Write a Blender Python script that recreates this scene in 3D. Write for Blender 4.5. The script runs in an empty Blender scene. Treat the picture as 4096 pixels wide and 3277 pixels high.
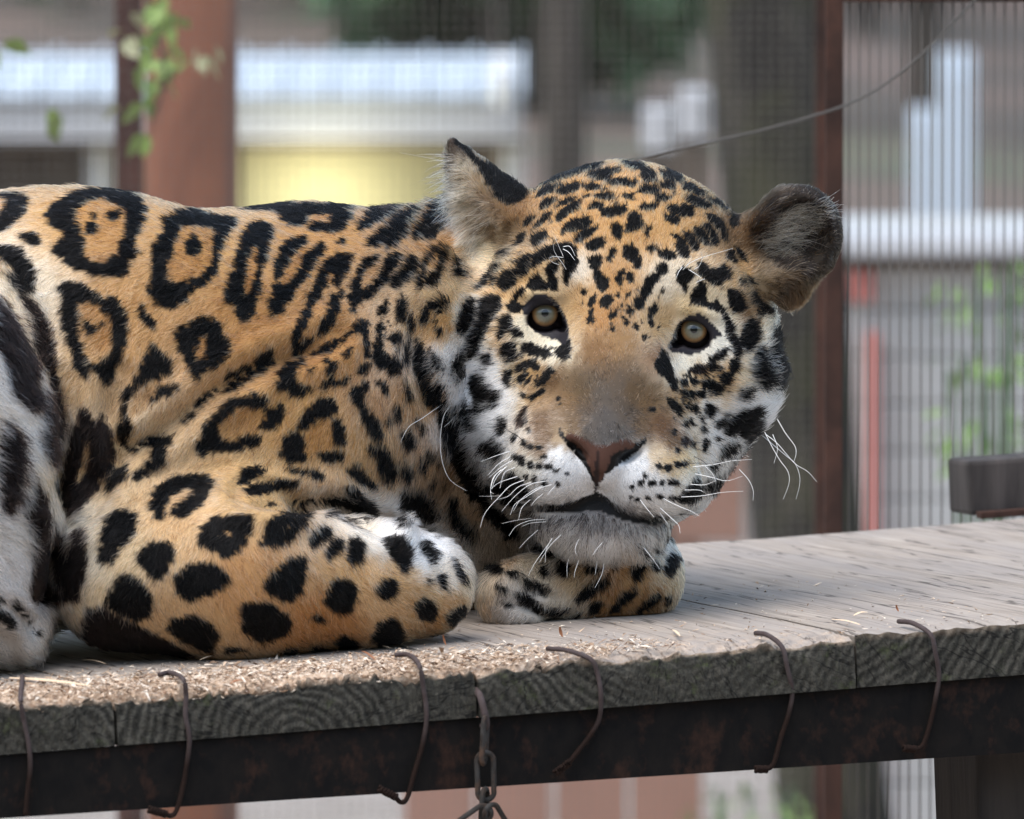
import bpy, bmesh, math, random
import numpy as np
from mathutils import Vector, Matrix

rng = np.random.default_rng(7)
random.seed(7)
FUR_COUNT = 380000
sc = bpy.context.scene
COL = sc.collection

# ------------------------------------------------------------------ camera
PITCH = math.radians(3.4)
DEP = 8.0                 # metres from the lens to the face
FOV = 0.1                 # picture width / distance
K = DEP * FOV / 4096.0    # metres per photograph pixel at the face
F = Vector((0, math.cos(PITCH), -math.sin(PITCH)))
U = Vector((0, math.sin(PITCH), math.cos(PITCH)))
R = Vector((1, 0, 0))
_d0 = DEP - 20 * K
CAMZ = 1.0 - _d0 * (F.z + U.z * (1638.5 - 2470) / 4096 * FOV)
CAM = Vector((0, -8.0, CAMZ))


def at(px, py, z=0.0):
    """world point seen at photograph pixel (px, py), z pixels behind the face plane"""
    d = DEP + z * K
    return CAM + d * (F + R * ((px - 2048) / 4096 * FOV) + U * ((1638.5 - py) / 4096 * FOV))


def atY(px, py, y):
    """world point on the vertical plane Y = y seen at photograph pixel (px, py)"""
    r = F + R * ((px - 2048) / 4096 * FOV) + U * ((1638.5 - py) / 4096 * FOV)
    return CAM + r * ((y - CAM.y) / r.y)


cam_d = bpy.data.cameras.new('camera')
cam = bpy.data.objects.new('camera', cam_d)
COL.objects.link(cam)
cam.location = CAM
cam.rotation_euler = (math.pi / 2 - PITCH, 0, 0)
cam_d.sensor_width = 36.0
cam_d.lens = 36.0 / FOV
cam_d.clip_start = 0.05
cam_d.clip_end = 500
cam_d.dof.use_dof = True
cam_d.dof.focus_distance = DEP - 90 * K
cam_d.dof.aperture_fstop = 11.5
cam_d.dof.aperture_blades = 0
sc.camera = cam

# ------------------------------------------------------------------ daylight
SUN_EL, SUN_AZ = math.radians(66), math.radians(222)   # azimuth clockwise from +Y
w = bpy.data.worlds.new('World')
sc.world = w
w.use_nodes = True
nt = w.node_tree
sky = nt.nodes.new('ShaderNodeTexSky')
sky.sky_type = 'NISHITA'
sky.sun_disc = False
sky.sun_elevation = SUN_EL
sky.sun_rotation = SUN_AZ
sky.air_density = 1.6
sky.dust_density = 2.0
bg = nt.nodes['Background']
bg.inputs['Strength'].default_value = 0.15
nt.links.new(sky.outputs[0], bg.inputs[0])
sun_d = bpy.data.lights.new('sun', 'SUN')
sun_d.energy = 1.8
sun_d.angle = math.radians(60)
sun_d.color = (1.0, 0.97, 0.93)
sun = bpy.data.objects.new('sun', sun_d)
COL.objects.link(sun)
_sd = Vector((math.sin(SUN_AZ) * math.cos(SUN_EL), math.cos(SUN_AZ) * math.cos(SUN_EL), math.sin(SUN_EL)))
sun.rotation_euler = _sd.to_track_quat('Z', 'Y').to_euler()
sun.location = (0, -4, 6)

sc.view_settings.view_transform = 'Standard'
sc.view_settings.look = 'None'
sc.view_settings.exposure = 0.74
sc.view_settings.gamma = 1.0
sc.view_settings.use_curve_mapping = False
sc.cycles.use_denoising = True
sc.cycles.use_adaptive_sampling = True
sc.cycles.adaptive_threshold = 0.02
sc.cycles.max_bounces = 14
sc.cycles.diffuse_bounces = 3
sc.cycles.glossy_bounces = 6
sc.cycles.transmission_bounces = 12
sc.cycles.transparent_max_bounces = 8


# ------------------------------------------------------------------ helpers
def tag(o, label=None, cat=None, group=None, kind=None):
    if label: o['label'] = label
    if cat: o['category'] = cat
    if group: o['group'] = group
    if kind: o['kind'] = kind
    return o


def link(name, data, mat=None, parent=None):
    o = bpy.data.objects.new(name, data)
    COL.objects.link(o)
    if mat is not None:
        data.materials.append(mat)
    if parent is not None:
        o.parent = parent
    return o


def empty(name, loc, rot=None):
    o = bpy.data.objects.new(name, None)
    COL.objects.link(o)
    o.location = loc
    if rot is not None:
        o.rotation_euler = rot
    return o


def mesh_np(name, V, Fc, mat=None, parent=None, smooth=False):
    me = bpy.data.meshes.new(name)
    me.from_pydata(np.asarray(V).tolist(), [], np.asarray(Fc).tolist() if not isinstance(Fc, list) else Fc)
    if smooth:
        me.polygons.foreach_set('use_smooth', np.ones(len(me.polygons), bool))
    me.update()
    return link(name, me, mat, parent)


def bm_obj(name, bm, mat=None, parent=None, smooth=False):
    me = bpy.data.meshes.new(name)
    bmesh.ops.recalc_face_normals(bm, faces=bm.faces)
    bm.to_mesh(me)
    bm.free()
    if smooth:
        me.polygons.foreach_set('use_smooth', np.ones(len(me.polygons), bool))
    return link(name, me, mat, parent)


def add_box(bm, c, s, bevel=0.0, rot=None):
    m = Matrix.Translation(Vector(c))
    if rot is not None:
        m = m @ rot.to_4x4()
    m = m @ Matrix.Diagonal((s[0], s[1], s[2], 1))
    g = bmesh.ops.create_cube(bm, size=1.0, matrix=m)
    if bevel > 0:
        es = list({e for v in g['verts'] for e in v.link_edges})
        bmesh.ops.bevel(bm, geom=es, offset=bevel, segments=2, affect='EDGES', profile=0.6)


def add_tube(bm, pts, rad, n=8, cap=True, twist=0.0):
    pts = [Vector(p) for p in pts]
    rads = [float(q) for q in rad] if hasattr(rad, "__len__") else [rad] * len(pts)
    if len(rads) != len(pts):
        rads = [float(q) for q in np.interp(np.linspace(0, 1, len(pts)), np.linspace(0, 1, len(rads)), rads)]
    rings = []
    up = Vector((0.13, 0.31, 0.94)).normalized()
    for i, p in enumerate(pts):
        t = (pts[min(i + 1, len(pts) - 1)] - pts[max(i - 1, 0)]).normalized()
        a = t.cross(up)
        if a.length < 1e-3:
            a = t.cross(Vector((1, 0, 0)))
        a.normalize()
        b = t.cross(a)
        up = -(a.cross(t)) if False else up
        rings.append([bm.verts.new(p + rads[i] * (math.cos(2 * math.pi * k / n + twist) * a + math.sin(2 * math.pi * k / n + twist) * b)) for k in range(n)])
    for i in range(len(rings) - 1):
        for k in range(n):
            bm.faces.new((rings[i][k], rings[i][(k + 1) % n], rings[i + 1][(k + 1) % n], rings[i + 1][k]))
    if cap:
        bm.faces.new(rings[0][::-1])
        bm.faces.new(rings[-1])


def spline(pts, n=6):
    """Catmull-Rom through the points"""
    P = [Vector(p) for p in pts]
    P = [P[0] * 2 - P[1]] + P + [P[-1] * 2 - P[-2]]
    out = []
    for i in range(1, len(P) - 2):
        for j in range(n):
            t = j / n
            p0, p1, p2, p3 = P[i - 1:i + 3]
            out.append(0.5 * ((2 * p1) + (p2 - p0) * t + (2 * p0 - 5 * p1 + 4 * p2 - p3) * t * t + (3 * p1 - p0 - 3 * p2 + p3) * t ** 3))
    out.append(P[-2])
    return out


def lin(c):
    """sRGB 0-255 -> linear"""
    c = np.asarray(c, float) / 255.0
    return np.where(c <= 0.04045, c / 12.92, ((c + 0.055) / 1.055) ** 2.4)


class NT:
    """small helper for node materials"""

    def __init__(s, name):
        s.m = bpy.data.materials.new(name)
        s.m.use_nodes = True
        s.t = s.m.node_tree
        s.b = s.t.nodes['Principled BSDF']

    def n(s, typ, **kw):
        nd = s.t.nodes.new(typ)
        for k, v in kw.items():
            if k.startswith('i_'):
                nd.inputs[k[2:].replace('_', ' ')].default_value = v
            else:
                setattr(nd, k, v)
        return nd

    def l(s, a, b):
        s.t.links.new(a, b)

    def coords(s, scale=(1, 1, 1), kind='Object', rot=(0, 0, 0)):
        tc = s.n('ShaderNodeTexCoord')
        mp = s.n('ShaderNodeMapping')
        mp.inputs['Scale'].default_value = scale
        mp.inputs['Rotation'].default_value = rot
        s.l(tc.outputs[kind], mp.inputs[0])
        return mp.outputs[0]

    def noise(s, vec, scale, detail=5, rough=0.6, dist=0.0):
        nd = s.n('ShaderNodeTexNoise')
        nd.inputs['Scale'].default_value = scale
        nd.inputs['Detail'].default_value = detail
        nd.inputs['Roughness'].default_value = rough
        nd.inputs['Distortion'].default_value = dist
        if vec is not None:
            s.l(vec, nd.inputs['Vector'])
        return nd.outputs[0]

    def ramp(s, fac, stops):
        r = s.n('ShaderNodeValToRGB')
        els = r.color_ramp.elements
        els.remove(els[-1])
        for i, (p, c) in enumerate(stops):
            e = els[0] if i == 0 else els.new(p)
            e.position = p
            if not hasattr(c, '__len__'):
                c = (c, c, c)
            e.color = (*c, 1) if len(c) == 3 else c
        s.l(fac, r.inputs[0])
        return r.outputs[0]

    def mix(s, fac, a, b, mode='MIX'):
        m = s.n('ShaderNodeMix', data_type='RGBA', blend_type=mode)
        for sock, v in ((m.inputs[0], fac), (m.inputs[6], a), (m.inputs[7], b)):
            if hasattr(v, 'is_output') or hasattr(v, 'links'):
                s.l(v, sock)
            elif hasattr(v, '__len__'):
                sock.default_value = (*v[:3], 1)
            else:
                sock.default_value = v
        return m.outputs[2]

    def math(s, op, a, b=0.0):
        m = s.n('ShaderNodeMath', operation=op)
        for sock, v in ((m.inputs[0], a), (m.inputs[1], b)):
            if hasattr(v, 'links'):
                s.l(v, sock)
            else:
                sock.default_value = v
        return m.outputs[0]

    def bump(s, h, strength=0.3, dist=0.002, prev=None):
        b = s.n('ShaderNodeBump')
        b.inputs['Strength'].default_value = strength
        b.inputs['Distance'].default_value = dist
        s.l(h, b.inputs['Height'])
        if prev is not None:
            s.l(prev, b.inputs['Normal'])
        return b.outputs[0]

    def done(s, color=None, rough=None, normal=None, metallic=None, **kw):
        for sock, v in (('Base Color', color), ('Roughness', rough), ('Normal', normal), ('Metallic', metallic)):
            if v is None:
                continue
            if hasattr(v, 'links'):
                s.l(v, s.b.inputs[sock])
            elif hasattr(v, '__len__'):
                s.b.inputs[sock].default_value = (*v[:3], 1)
            else:
                s.b.inputs[sock].default_value = v
        for k, v in kw.items():
            s.b.inputs[k.replace('_', ' ')].default_value = v
        return s.m


def C8(r, g, b):
    return tuple(float(x) for x in lin((r, g, b)))

# ================================================================== materials
def wood_post(name, c1, c2, scale=40, rough=.85):
    m = NT(name)
    co = m.coords((1, 1, .12))
    n1 = m.noise(co, scale, 6, .65, .4)
    n2 = m.noise(m.coords(), 7, 4)
    c = m.mix(m.ramp(n1, [(.35, 0), (.7, 1)]), c1, c2)
    c = m.mix(m.math('MULTIPLY', n2, .5), c, c1, 'MULTIPLY')
    return m.done(c, rough, m.bump(n1, .5, .004))


def rust(name, base, bright, dark, scale=9):
    m = NT(name)
    co = m.coords((1, 1, .7))
    n1 = m.noise(co, scale, 8, .62, .3)
    n2 = m.noise(m.coords((1, 1, .8)), scale * .5, 6, .7)
    c = m.mix(m.ramp(n1, [(.38, 0), (.62, 1)]), base, dark)
    c = m.mix(m.ramp(n2, [(.52, 0), (.66, 1)]), c, bright)
    return m.done(c, .85, m.bump(n1, .35, .002), Specular_IOR_Level=.15)


def plain(name, c, rough=.6, var=.18, scale=14):
    m = NT(name)
    n1 = m.noise(m.coords(), scale, 5)
    lo = tuple(x * (1 - var) for x in c); hi = tuple(min(1, x * (1 + var)) for x in c)
    return m.done(m.mix(n1, lo, hi), rough, m.bump(n1, .15, .002))


# ================================================================== ground
def ground_z(X, Y):
    s = np.clip((Y - 9.0) / 30.0, 0, None)
    back = np.clip(-Y - 13.0, 0, 22) * .62 + .4 * np.sin(X * .3) * np.clip((-Y - 13) / 8, 0, 1)  # unseen rise behind the camera, added to block low frontal sky light
    return back + 0.05 * np.sin(X * .9 + 1) * np.clip((Y - 6) / 6, 0, 1) + 1.3 * s ** 1.3 + 0.25 * np.sin(X * .22 + Y * .13) * np.clip((Y - 12) / 10, 0, 1)


gx = np.concatenate([np.linspace(-160, -14, 12), np.linspace(-12, 12, 49), np.linspace(14, 160, 12)])
gy = np.concatenate([np.linspace(-60, -10, 8), np.linspace(-9, 30, 60), np.linspace(32, 160, 24)])
GX, GY = np.meshgrid(gx, gy, indexing='ij')
V = np.stack([GX.ravel(), GY.ravel(), ground_z(GX, GY).ravel()], 1)
ny = len(gy)
Fq = [(i * ny + j, (i + 1) * ny + j, (i + 1) * ny + j + 1, i * ny + j + 1) for i in range(len(gx) - 1) for j in range(ny - 1)]
m = NT('leaf litter ground')
co = m.coords()
n1 = m.noise(co, 1.1, 7, .7)
n2 = m.noise(co, .33, 4, .55)
n3 = m.noise(co, 6.0, 6, .75)
sepg = m.n('ShaderNodeSeparateXYZ'); m.l(co, sepg.inputs[0])
litter = m.ramp(n1, [(.30, C8(58, 54, 47)), (.46, C8(92, 85, 76)), (.57, C8(122, 100, 88)), (.70, C8(128, 122, 114))])
litter = m.mix(m.ramp(n2, [(.56, 0), (.68, .75)]), litter, C8(72, 98, 70))
path = m.ramp(n3, [(.3, C8(138, 128, 118)), (.7, C8(172, 162, 153))])
c = m.mix(m.ramp(m.math('MULTIPLY', m.math('ADD', sepg.outputs[1], m.math('MULTIPLY', n2, 4.0)), .05), [(.68, 0), (.76, 1)]), path, litter)
c = m.mix(m.ramp(m.math('MULTIPLY', sepg.outputs[1], -.05), [(.58, 0), (.70, 1)]), c, m.ramp(n1, [(.35, C8(24, 32, 20)), (.65, C8(52, 62, 42))]))  # dark green on that unseen rise, added to darken what the eyes reflect
ground = mesh_np('ground', V, Fq, m.done(c, .95, m.bump(n3, .6, .03)), smooth=True)
ground['kind'] = 'structure'


# ================================================================== trees
def trunk_bm(bm, pts, rads, n=18, seed=0, rough=.08):
    r = random.Random(seed)
    pts = spline(pts, 6)
    rr = [float(q) for q in np.interp(np.linspace(0, 1, len(pts)), np.linspace(0, 1, len(rads)), rads)]
    rings = []
    for i, p in enumerate(pts):
        ring = []
        for k in range(n):
            a = 2 * math.pi * k / n
            q = rr[i] * (1 + rough * math.sin(3 * a + seed + i * .2) + rough * .6 * math.sin(7 * a + i * .35 + seed) + r.uniform(-rough, rough) * .4)
            ring.append(bm.verts.new(p + Vector((q * math.cos(a), q * math.sin(a), 0))))
        rings.append(ring)
    for i in range(len(rings) - 1):
        for k in range(n):
            bm.faces.new((rings[i][k], rings[i][(k + 1) % n], rings[i + 1][(k + 1) % n], rings[i + 1][k]))


def crown_mesh(name, center, radii, count, leaf, mat, parent, seed):
    r = np.random.default_rng(seed)
    d = r.normal(size=(count, 3)); d /= np.linalg.norm(d, axis=1, keepdims=True)
    q = d * np.array(radii) * (r.random((count, 1)) ** .45)
    lump = np.sin(q[:, 0] * 4 + seed) + np.sin(q[:, 1] * 3.3) + np.sin(q[:, 2] * 5 + 1)
    q = q[lump > -0.9]
    n = len(q)
    a = r.normal(size=(n, 3)); a /= np.linalg.norm(a, axis=1, keepdims=True)
    b = np.cross(a, r.normal(size=(n, 3))); b /= np.linalg.norm(b, axis=1, keepdims=True)
    s = leaf * r.uniform(.6, 1.3, (n, 1))
    P = q + np.array(center)
    V = np.concatenate([P - a * s, P + b * s * .45, P + a * s, P - b * s * .45])
    Fc = np.stack([np.arange(n), np.arange(n) + n, np.arange(n) + 2 * n, np.arange(n) + 3 * n], 1)
    return mesh_np(name, V, Fc, mat, parent)


bark = NT('dark mossy bark')
co = bark.coords((1, 1, .3))
n1 = bark.noise(co, 16, 7, .7, .5)
n2 = bark.noise(bark.coords(), 5, 4)
c = bark.ramp(n1, [(.34, C8(14, 13, 11)), (.5, C8(40, 37, 32)), (.68, C8(78, 73, 63))])
c = bark.mix(bark.ramp(n2, [(.48, 0), (.62, .75)]), c, C8(60, 60, 36))
bark = bark.done(c, .95, bark.bump(n1, .9, .02))
bark2 = wood_post('grey bark', C8(58, 52, 46), C8(104, 96, 88), 20, .95)
leafm = plain('evergreen leaf', C8(70, 98, 64), .6, .5, 3)
leafl = plain('young leaf', C8(118, 146, 78), .5, .35, 30)


def tree(Y, px_lo, w_lo, px_hi, w_hi, mat, label, crown=True, seed=1, top=7.0):
    """trunk whose sides are seen around px_hi at the top edge and px_lo near the bottom edge of the picture"""
    a, b = atY(px_lo, 3200, Y), atY(px_hi, 0, Y)
    k = (Y + 8) / 8 * K
    dirn = (b - a) / (b.z - a.z)
    base = a + dirn * (float(ground_z(np.array(a.x), np.array(Y))) - .1 - a.z)
    t = empty('tree', base)
    bm = bmesh.new()
    zt = top
    pts = [base, a, (a + b) / 2, b, b + dirn * (zt - b.z) * .5, b + dirn * (zt - b.z)]
    rl, rh = w_lo * k / 2, w_hi * k / 2
    trunk_bm(bm, [p - base for p in pts], [rl * 1.25, rl, (rl + rh) / 2, rh, rh * .75, rh * .35], seed=seed)
    bm_obj('trunk', bm, mat, t, True)
    tp = b + dirn * (zt - b.z) - base
    r = random.Random(seed)
    for i in range(4):
        bm = bmesh.new()
        an = i * 1.7 + seed
        st = (b - base) + dirn * (zt - b.z) * (.35 + .15 * i)
        add_tube(bm, spline([st, st + Vector((.5 * math.cos(an), .5 * math.sin(an), .5)), st + Vector((1.3 * math.cos(an), 1.3 * math.sin(an), .9))], 4), list(np.linspace(rh * .4, rh * .12, 9)), 7)
        bm_obj('branch', bm, mat, t, True)
    crown_mesh('crown', tp + Vector((0, 0, .6)), (1.9, 1.9, 1.4), 2600, .12, leafm, t, seed)
    tag(t, label, 'tree', 'trees behind the enclosure')
    return t


tree(6.0, 3345, 430, 3050, 470, bark, 'thick dark mossy tree trunk just behind the jaguar\'s right-hand ear', seed=3)
tree(16.5, 2280, 190, 2250, 170, bark2, 'slim dark far trunk above the gap between the jaguar\'s ears', seed=5, top=8)
tree(30.0, 1560, 120, 1600, 110, bark2, 'thin distant grey trunk over the pale shed roof', seed=8, top=8)
tree(26.0, 3620, 150, 3700, 130, bark2, 'distant trunk seen through the fence at upper right', seed=12, top=8)

for k_, (Y_, pl, wl, ph, wh, lab) in enumerate([
        (24.0, 1960, 70, 1990, 64, 'thin brown far trunk right of the shed roof end'),
        (28.0, 2480, 100, 2450, 92, 'far grey trunk between the white boxes and the nearer slim trunk'),
        (34.0, 1220, 90, 1200, 84, 'far trunk rising above the middle of the shed roof'),
        (32.0, 3460, 90, 3470, 80, 'far pale trunk just right of the brown fence post'),
        (36.0, 4010, 110, 3990, 100, 'far trunk at the extreme upper right behind the fence wires')]):
    tree(Y_, pl, wl, ph, wh, bark2, lab, seed=20 + k_, top=9)

# shrubs on the slope
for i, (px, py, Y, rx, rz, lab) in enumerate([
        (1750, 120, 34.0, 2.2, .9, 'dark green shrub on the slope above the shed roof'),
        (1350, 60, 40.0, 2.0, .8, 'low dark shrub on the slope, left of the greener one above the shed'),
        (2750, 60, 36.0, 1.6, .8, 'dull green shrub on the slope by the thick mossy trunk'),
        (2080, 330, 26.0, .7, .5, 'low green shrub just right of the shed roof end'),
        (1100, 130, 38.0, 1.0, .5, 'brownish low shrub above the left part of the shed roof')]):
    p = atY(px, py, Y)
    gz = float(ground_z(np.array(p.x), np.array(Y)))
    t = empty('shrub', (p.x, Y, gz))
    bm = bmesh.new()
    for k in range(5):
        an = k * 1.26
        add_tube(bm, [(0, 0, -.05), (.2 * math.cos(an), .2 * math.sin(an), .35), (.6 * math.cos(an), .6 * math.sin(an), .8)], [.03, .02, .008], 6)
    bm_obj('stem', bm, bark2, t)
    crown_mesh('foliage', (0, 0, max(.5, p.z - gz)), (rx, rx, rz), 1800, .11, leafm, t, 40 + i)
    tag(t, lab, 'shrub', 'shrubs on the slope')

# ================================================================== white shed behind the rust post
Ys = 18.0
white = plain('white painted metal', C8(206, 206, 208), .45, .05, 5)
roofm = plain('pale blue metal roof', C8(204, 214, 224), .4, .06, 4)
wallm = wood_post('brown shed wall', C8(92, 80, 70), C8(122, 108, 94), 14)
shed = empty('shed', (atY(1000, 560, Ys).x, Ys, 0))
sb = shed.location


def rel(v, o):
    return Vector(v) - o


def quad_slab(name, px0, px1, py0, py1, Y, dep, mat, parent, origin, bevel=.004):
    """box whose front face is seen between the pixels, at plane Y, going back by dep"""
    a, b = atY(px0, py0, Y), atY(px1, py1, Y)
    bm = bmesh.new()
    c = Vector(((a.x + b.x) / 2, Y + dep / 2, (a.z + b.z) / 2)) - origin
    add_box(bm, c, (abs(b.x - a.x), dep, abs(a.z - b.z)), bevel)
    return bm_obj(name, bm, mat, parent)


xl, xr = atY(-1400, 0, Ys).x, atY(2085, 0, Ys).x
ze, zf = atY(0, 395, Ys).z, atY(0, 560, Ys).z
zr = atY(0, 232, Ys + 1.2).z
# sloping roof in sheets with standing seams
ns = 18
for i in range(ns):
    x0, x1 = xl + (xr - xl) * i / ns, xl + (xr - xl) * (i + 1) / ns
    bm = bmesh.new()
    vs = [bm.verts.new(rel(p, sb)) for p in ((x0 + .004, Ys - .05, ze), (x1 - .004, Ys - .05, ze), (x1 - .004, Ys + 1.2, zr), (x0 + .004, Ys + 1.2, zr))]
    f = bm.faces.new(vs)
    ex = bmesh.ops.extrude_face_region(bm, geom=[f])
    bmesh.ops.translate(bm, vec=(0, 0, .012), verts=[v for v in ex['geom'] if isinstance(v, bmesh.types.BMVert)])
    add_box(bm, rel(((x1), Ys + .575, (ze + zr) / 2 + .02), sb), (.014, 1.27, .012), 0, Matrix.Rotation(math.atan2(zr - ze, 1.25), 3, 'X'))
    bm_obj('roof_sheet', bm, roofm, shed)
quad_slab('fascia', -1400, 2085, 402, 560, Ys - .02, .05, white, shed, sb)
quad_slab('wall', -1400, 2000, 566, 4200, Ys + .16, .1, wallm, shed, sb)
quad_slab('corner_board', 2005, 2085, 566, 4200, Ys + .1, .16, white, shed, sb)
quad_slab('corner_board', 352, 440, 566, 4200, Ys + .08, .07, white, shed, sb)
quad_slab('soffit', -1400, 2085, 563, 585, Ys + .03, .2, wallm, shed, sb)
quad_slab('wall_panel', 960, 1840, 590, 1500, Ys + .13, .03, plain('olive painted panel', C8(138, 132, 104), .7, .06, 6), shed, sb)
tag(shed, 'long shed with pale metal roof and olive wall panel lit by an added lamp behind the jaguar', 'shed')
# hidden lamp added to make the yellow glow on the olive panel
lp = atY(1285, 915, Ys - .02)
lamp = empty('added_wall_lamp', (lp.x, lp.y, lp.z))
bm = bmesh.new(); bmesh.ops.create_uvsphere(bm, u_segments=16, v_segments=10, radius=.03)
mb_ = NT('added bulb'); mb_.done((.8, .8, .6), .4)
mb_.b.inputs['Emission Color'].default_value = (1, .95, .62, 1); mb_.b.inputs['Emission Strength'].default_value = 1.6
bm_obj('bulb', bm, mb_.m, lamp, True)
bm = bmesh.new(); add_tube(bm, [(0, 0, -.03), (0, .03, -.05), (0, .1, -.05)], .008, 8); bm_obj('bracket', bm, plain('lamp iron', (.05, .05, .05), .5), lamp, True)
ld = bpy.data.lights.new('added_lamp_light', 'POINT'); ld.energy = 7.5; ld.color = (1, .97, .70); ld.shadow_soft_size = .03
lo_ = bpy.data.objects.new('added_lamp_light', ld); COL.objects.link(lo_); lo_.parent = lamp; lo_.location = (0, -.04, .02)
tag(lamp, 'hidden lamp added to make the glow on the olive shed wall, low behind the jaguar', 'lamp')
# round white float light / tank dome on the roof end
p = atY(2018, 320, Ys - .15)
dome = empty('storage_tank', (p.x, p.y, p.z - .08))
bm = bmesh.new()
bmesh.ops.create_uvsphere(bm, u_segments=24, v_segments=16, radius=1, matrix=Matrix.Translation((0, 0, .08)) @ Matrix.Diagonal((.035, .05, .07, 1)))
bm_obj('tank_body', bm, plain('white gloss', C8(245, 247, 250), .3, .03), dome, True)
bm = bmesh.new(); add_box(bm, (0, .03, .005), (.07, .08, .02), .004)
bm_obj('bracket', bm, white, dome)
tag(dome, 'small white oval tank fixed at the end of the pale shed roof', 'tank')

# ================================================================== siding shed at right
Yw = 7.0
side = empty('white_shed', (atY(3800, 1500, Yw).x, Yw, 0))
so = side.location
sidm = plain('pale siding', C8(190, 189, 186), .6, .1, 6)
nb = 16
for i in range(nb):
    y0 = 1050 + i * 190
    bm = bmesh.new()
    a, b = atY(3388, y0, Yw), atY(5200, y0 + 182, Yw)
    add_box(bm, Vector(((a.x + b.x) / 2, Yw + .02, (a.z + b.z) / 2)) - so, (b.x - a.x, .03, a.z - b.z), .004, Matrix.Rotation(.06, 3, 'X'))
    bm_obj('siding_board', bm, sidm, side)
a, b = atY(3388, 1050, Yw), atY(5200, 4100, Yw)
bm = bmesh.new(); add_box(bm, Vector(((a.x + b.x) / 2, Yw + .6, b.z / 2 + a.z / 2)) - so, (b.x - a.x - .02, 1.1, a.z - b.z + .05), .01)
bm_obj('wall', bm, sidm, side)
quad_slab('gutter', 3362, 5250, 935, 1032, Yw - .08, .1, white, side, so, .012)
quad_slab('fascia', 3388, 5200, 1036, 1078, Yw - .0, .03, wallm, side, so)
redm = plain('faded red paint', C8(196, 122, 112), .6, .15)
quad_slab('corner_post', 3470, 3512, 1330, 4100, Yw - .04, .04, redm, side, so)
quad_slab('red_panel', 3392, 3500, 1084, 1210, Yw - .03, .02, redm, side, so)
tag(side, 'white shed with horizontal siding, white gutter and red corner post', 'shed')
for (x0, x1, y0, y1, Y, lab, mt, nm) in [
        (2570, 2700, 425, 610, 12.2, 'white square box, left and lower one of the pair by the trunk', white, 'storage_box'),
        (2712, 2838, 355, 560, 12.6, 'white square box nearer the mossy trunk, right of the other white box', white, 'storage_box'),
        (3640, 3740, 430, 930, 17.0, 'narrow pale blue locker behind the fence, left of the taller one', roofm, 'locker'),
        (3752, 3900, 205, 930, 17.6, 'tall pale blue locker behind the fence at upper right', roofm, 'locker')]:
    a, b = atY(x0, y0, Y), atY(x1, y1, Y)
    z0 = 0.0 if nm == 'locker' else b.z
    t = empty(nm, ((a.x + b.x) / 2, Y, z0))
    W_, H_ = b.x - a.x, a.z - z0
    bm = bmesh.new(); add_box(bm, (0, W_ / 2, H_ / 2), (W_, W_, H_), .012); bm_obj('body', bm, mt, t)
    bm = bmesh.new(); add_box(bm, (0, -.008, H_ * .5), (W_ * .86, .016, H_ * .9), .004); bm_obj('door', bm, mt, t)
    bm = bmesh.new(); add_box(bm, (W_ * .3, -.026, H_ * .55), (.012, .02, .06), .003); bm_obj('handle', bm, plain('steel', (.3, .3, .3), .4), t)
    tag(t, lab, nm.replace('_', ' '))
    if nm == 'storage_box':      # stands on a shelf post
        bm = bmesh.new(); add_box(bm, (0, W_ / 2, -(z0) / 2 - .003), (.07, .07, z0), .006); bm_obj('stand', bm, wallm, t)

# low clay coloured wall seen below the platform
lw_ = empty('low_wall', (atY(2290, 3100, 7.5).x, 7.5, 0))
claym = plain('clay block', C8(160, 122, 106), .9, .16, 8)
for r_ in range(4):
    for i in range(4):
        w0 = .115
        bm = bmesh.new(); add_box(bm, ((i - 1.5) * w0 + (.03 if r_ % 2 else -.03), 0, .09 + r_ * .17), (w0 - .008, .1, .162), .006)
        bm_obj('block', bm, claym, lw_)
tag(lw_, 'low wall of clay coloured blocks seen under the platform', 'wall')


# leafy plants in front of the siding shed
def plant(px, py, Y, h, n, label, seed, spread=.22):
    p = atY(px, py, Y)
    t = empty('leafy_plant', (p.x, Y, 0))
    r = random.Random(seed)
    for s_ in range(4):
        an = r.uniform(0, 6.28)
        top = Vector((spread * .6 * math.cos(an), spread * .6 * math.sin(an), p.z + h * r.uniform(.2, .5)))
        bm = bmesh.new()
        add_tube(bm, spline([(0, 0, -.02), Vector((top.x * .3, top.y * .3, top.z * .5)), top], 4), list(np.linspace(.008, .003, 9)), 6)
        bm_obj('stem', bm, leafm, t)
    lm = bpy.data.meshes.new('leaf')
    lm.from_pydata([(0, 0, 0), (.3, .16, .03), (.7, .14, .0), (1, 0, -.1), (.7, -.14, .0), (.3, -.16, .03), (.5, 0, -.04)], [], [(0, 1, 6), (1, 2, 6), (2, 3, 6), (3, 4, 6), (4, 5, 6), (5, 0, 6)])
    lm.materials.append(leafl)
    for i in range(n):
        o = bpy.data.objects.new('leaf', lm); COL.objects.link(o); o.parent = t
        an, rr, zz = r.uniform(0, 6.28), spread * r.random() ** .5, p.z + r.uniform(-h, h) * .5
        o.location = (rr * math.cos(an), rr * math.sin(an), zz)
        o.rotation_euler = (r.uniform(-.7, .7), r.uniform(.1, 1.2), an)
        o.scale = [r.uniform(.02, .04)] * 3
    tag(t, label, 'plant', 'leafy plants by the sheds')


plant(3930, 1640, 4.6, .15, 60, 'leafy green plant in the middle of the white siding shed', 1, .07)
plant(3960, 1170, 5.2, .09, 26, 'upper leafy green sprig just below the white gutter', 2, .06)
plant(2990, 3260, 5.5, .08, 30, 'bright green low plant seen under the platform beside the trunk', 3, .1)
plant(3960, 3200, 4.4, .1, 26, 'green plant seen under the platform next to its timber leg', 4, .05)

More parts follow.
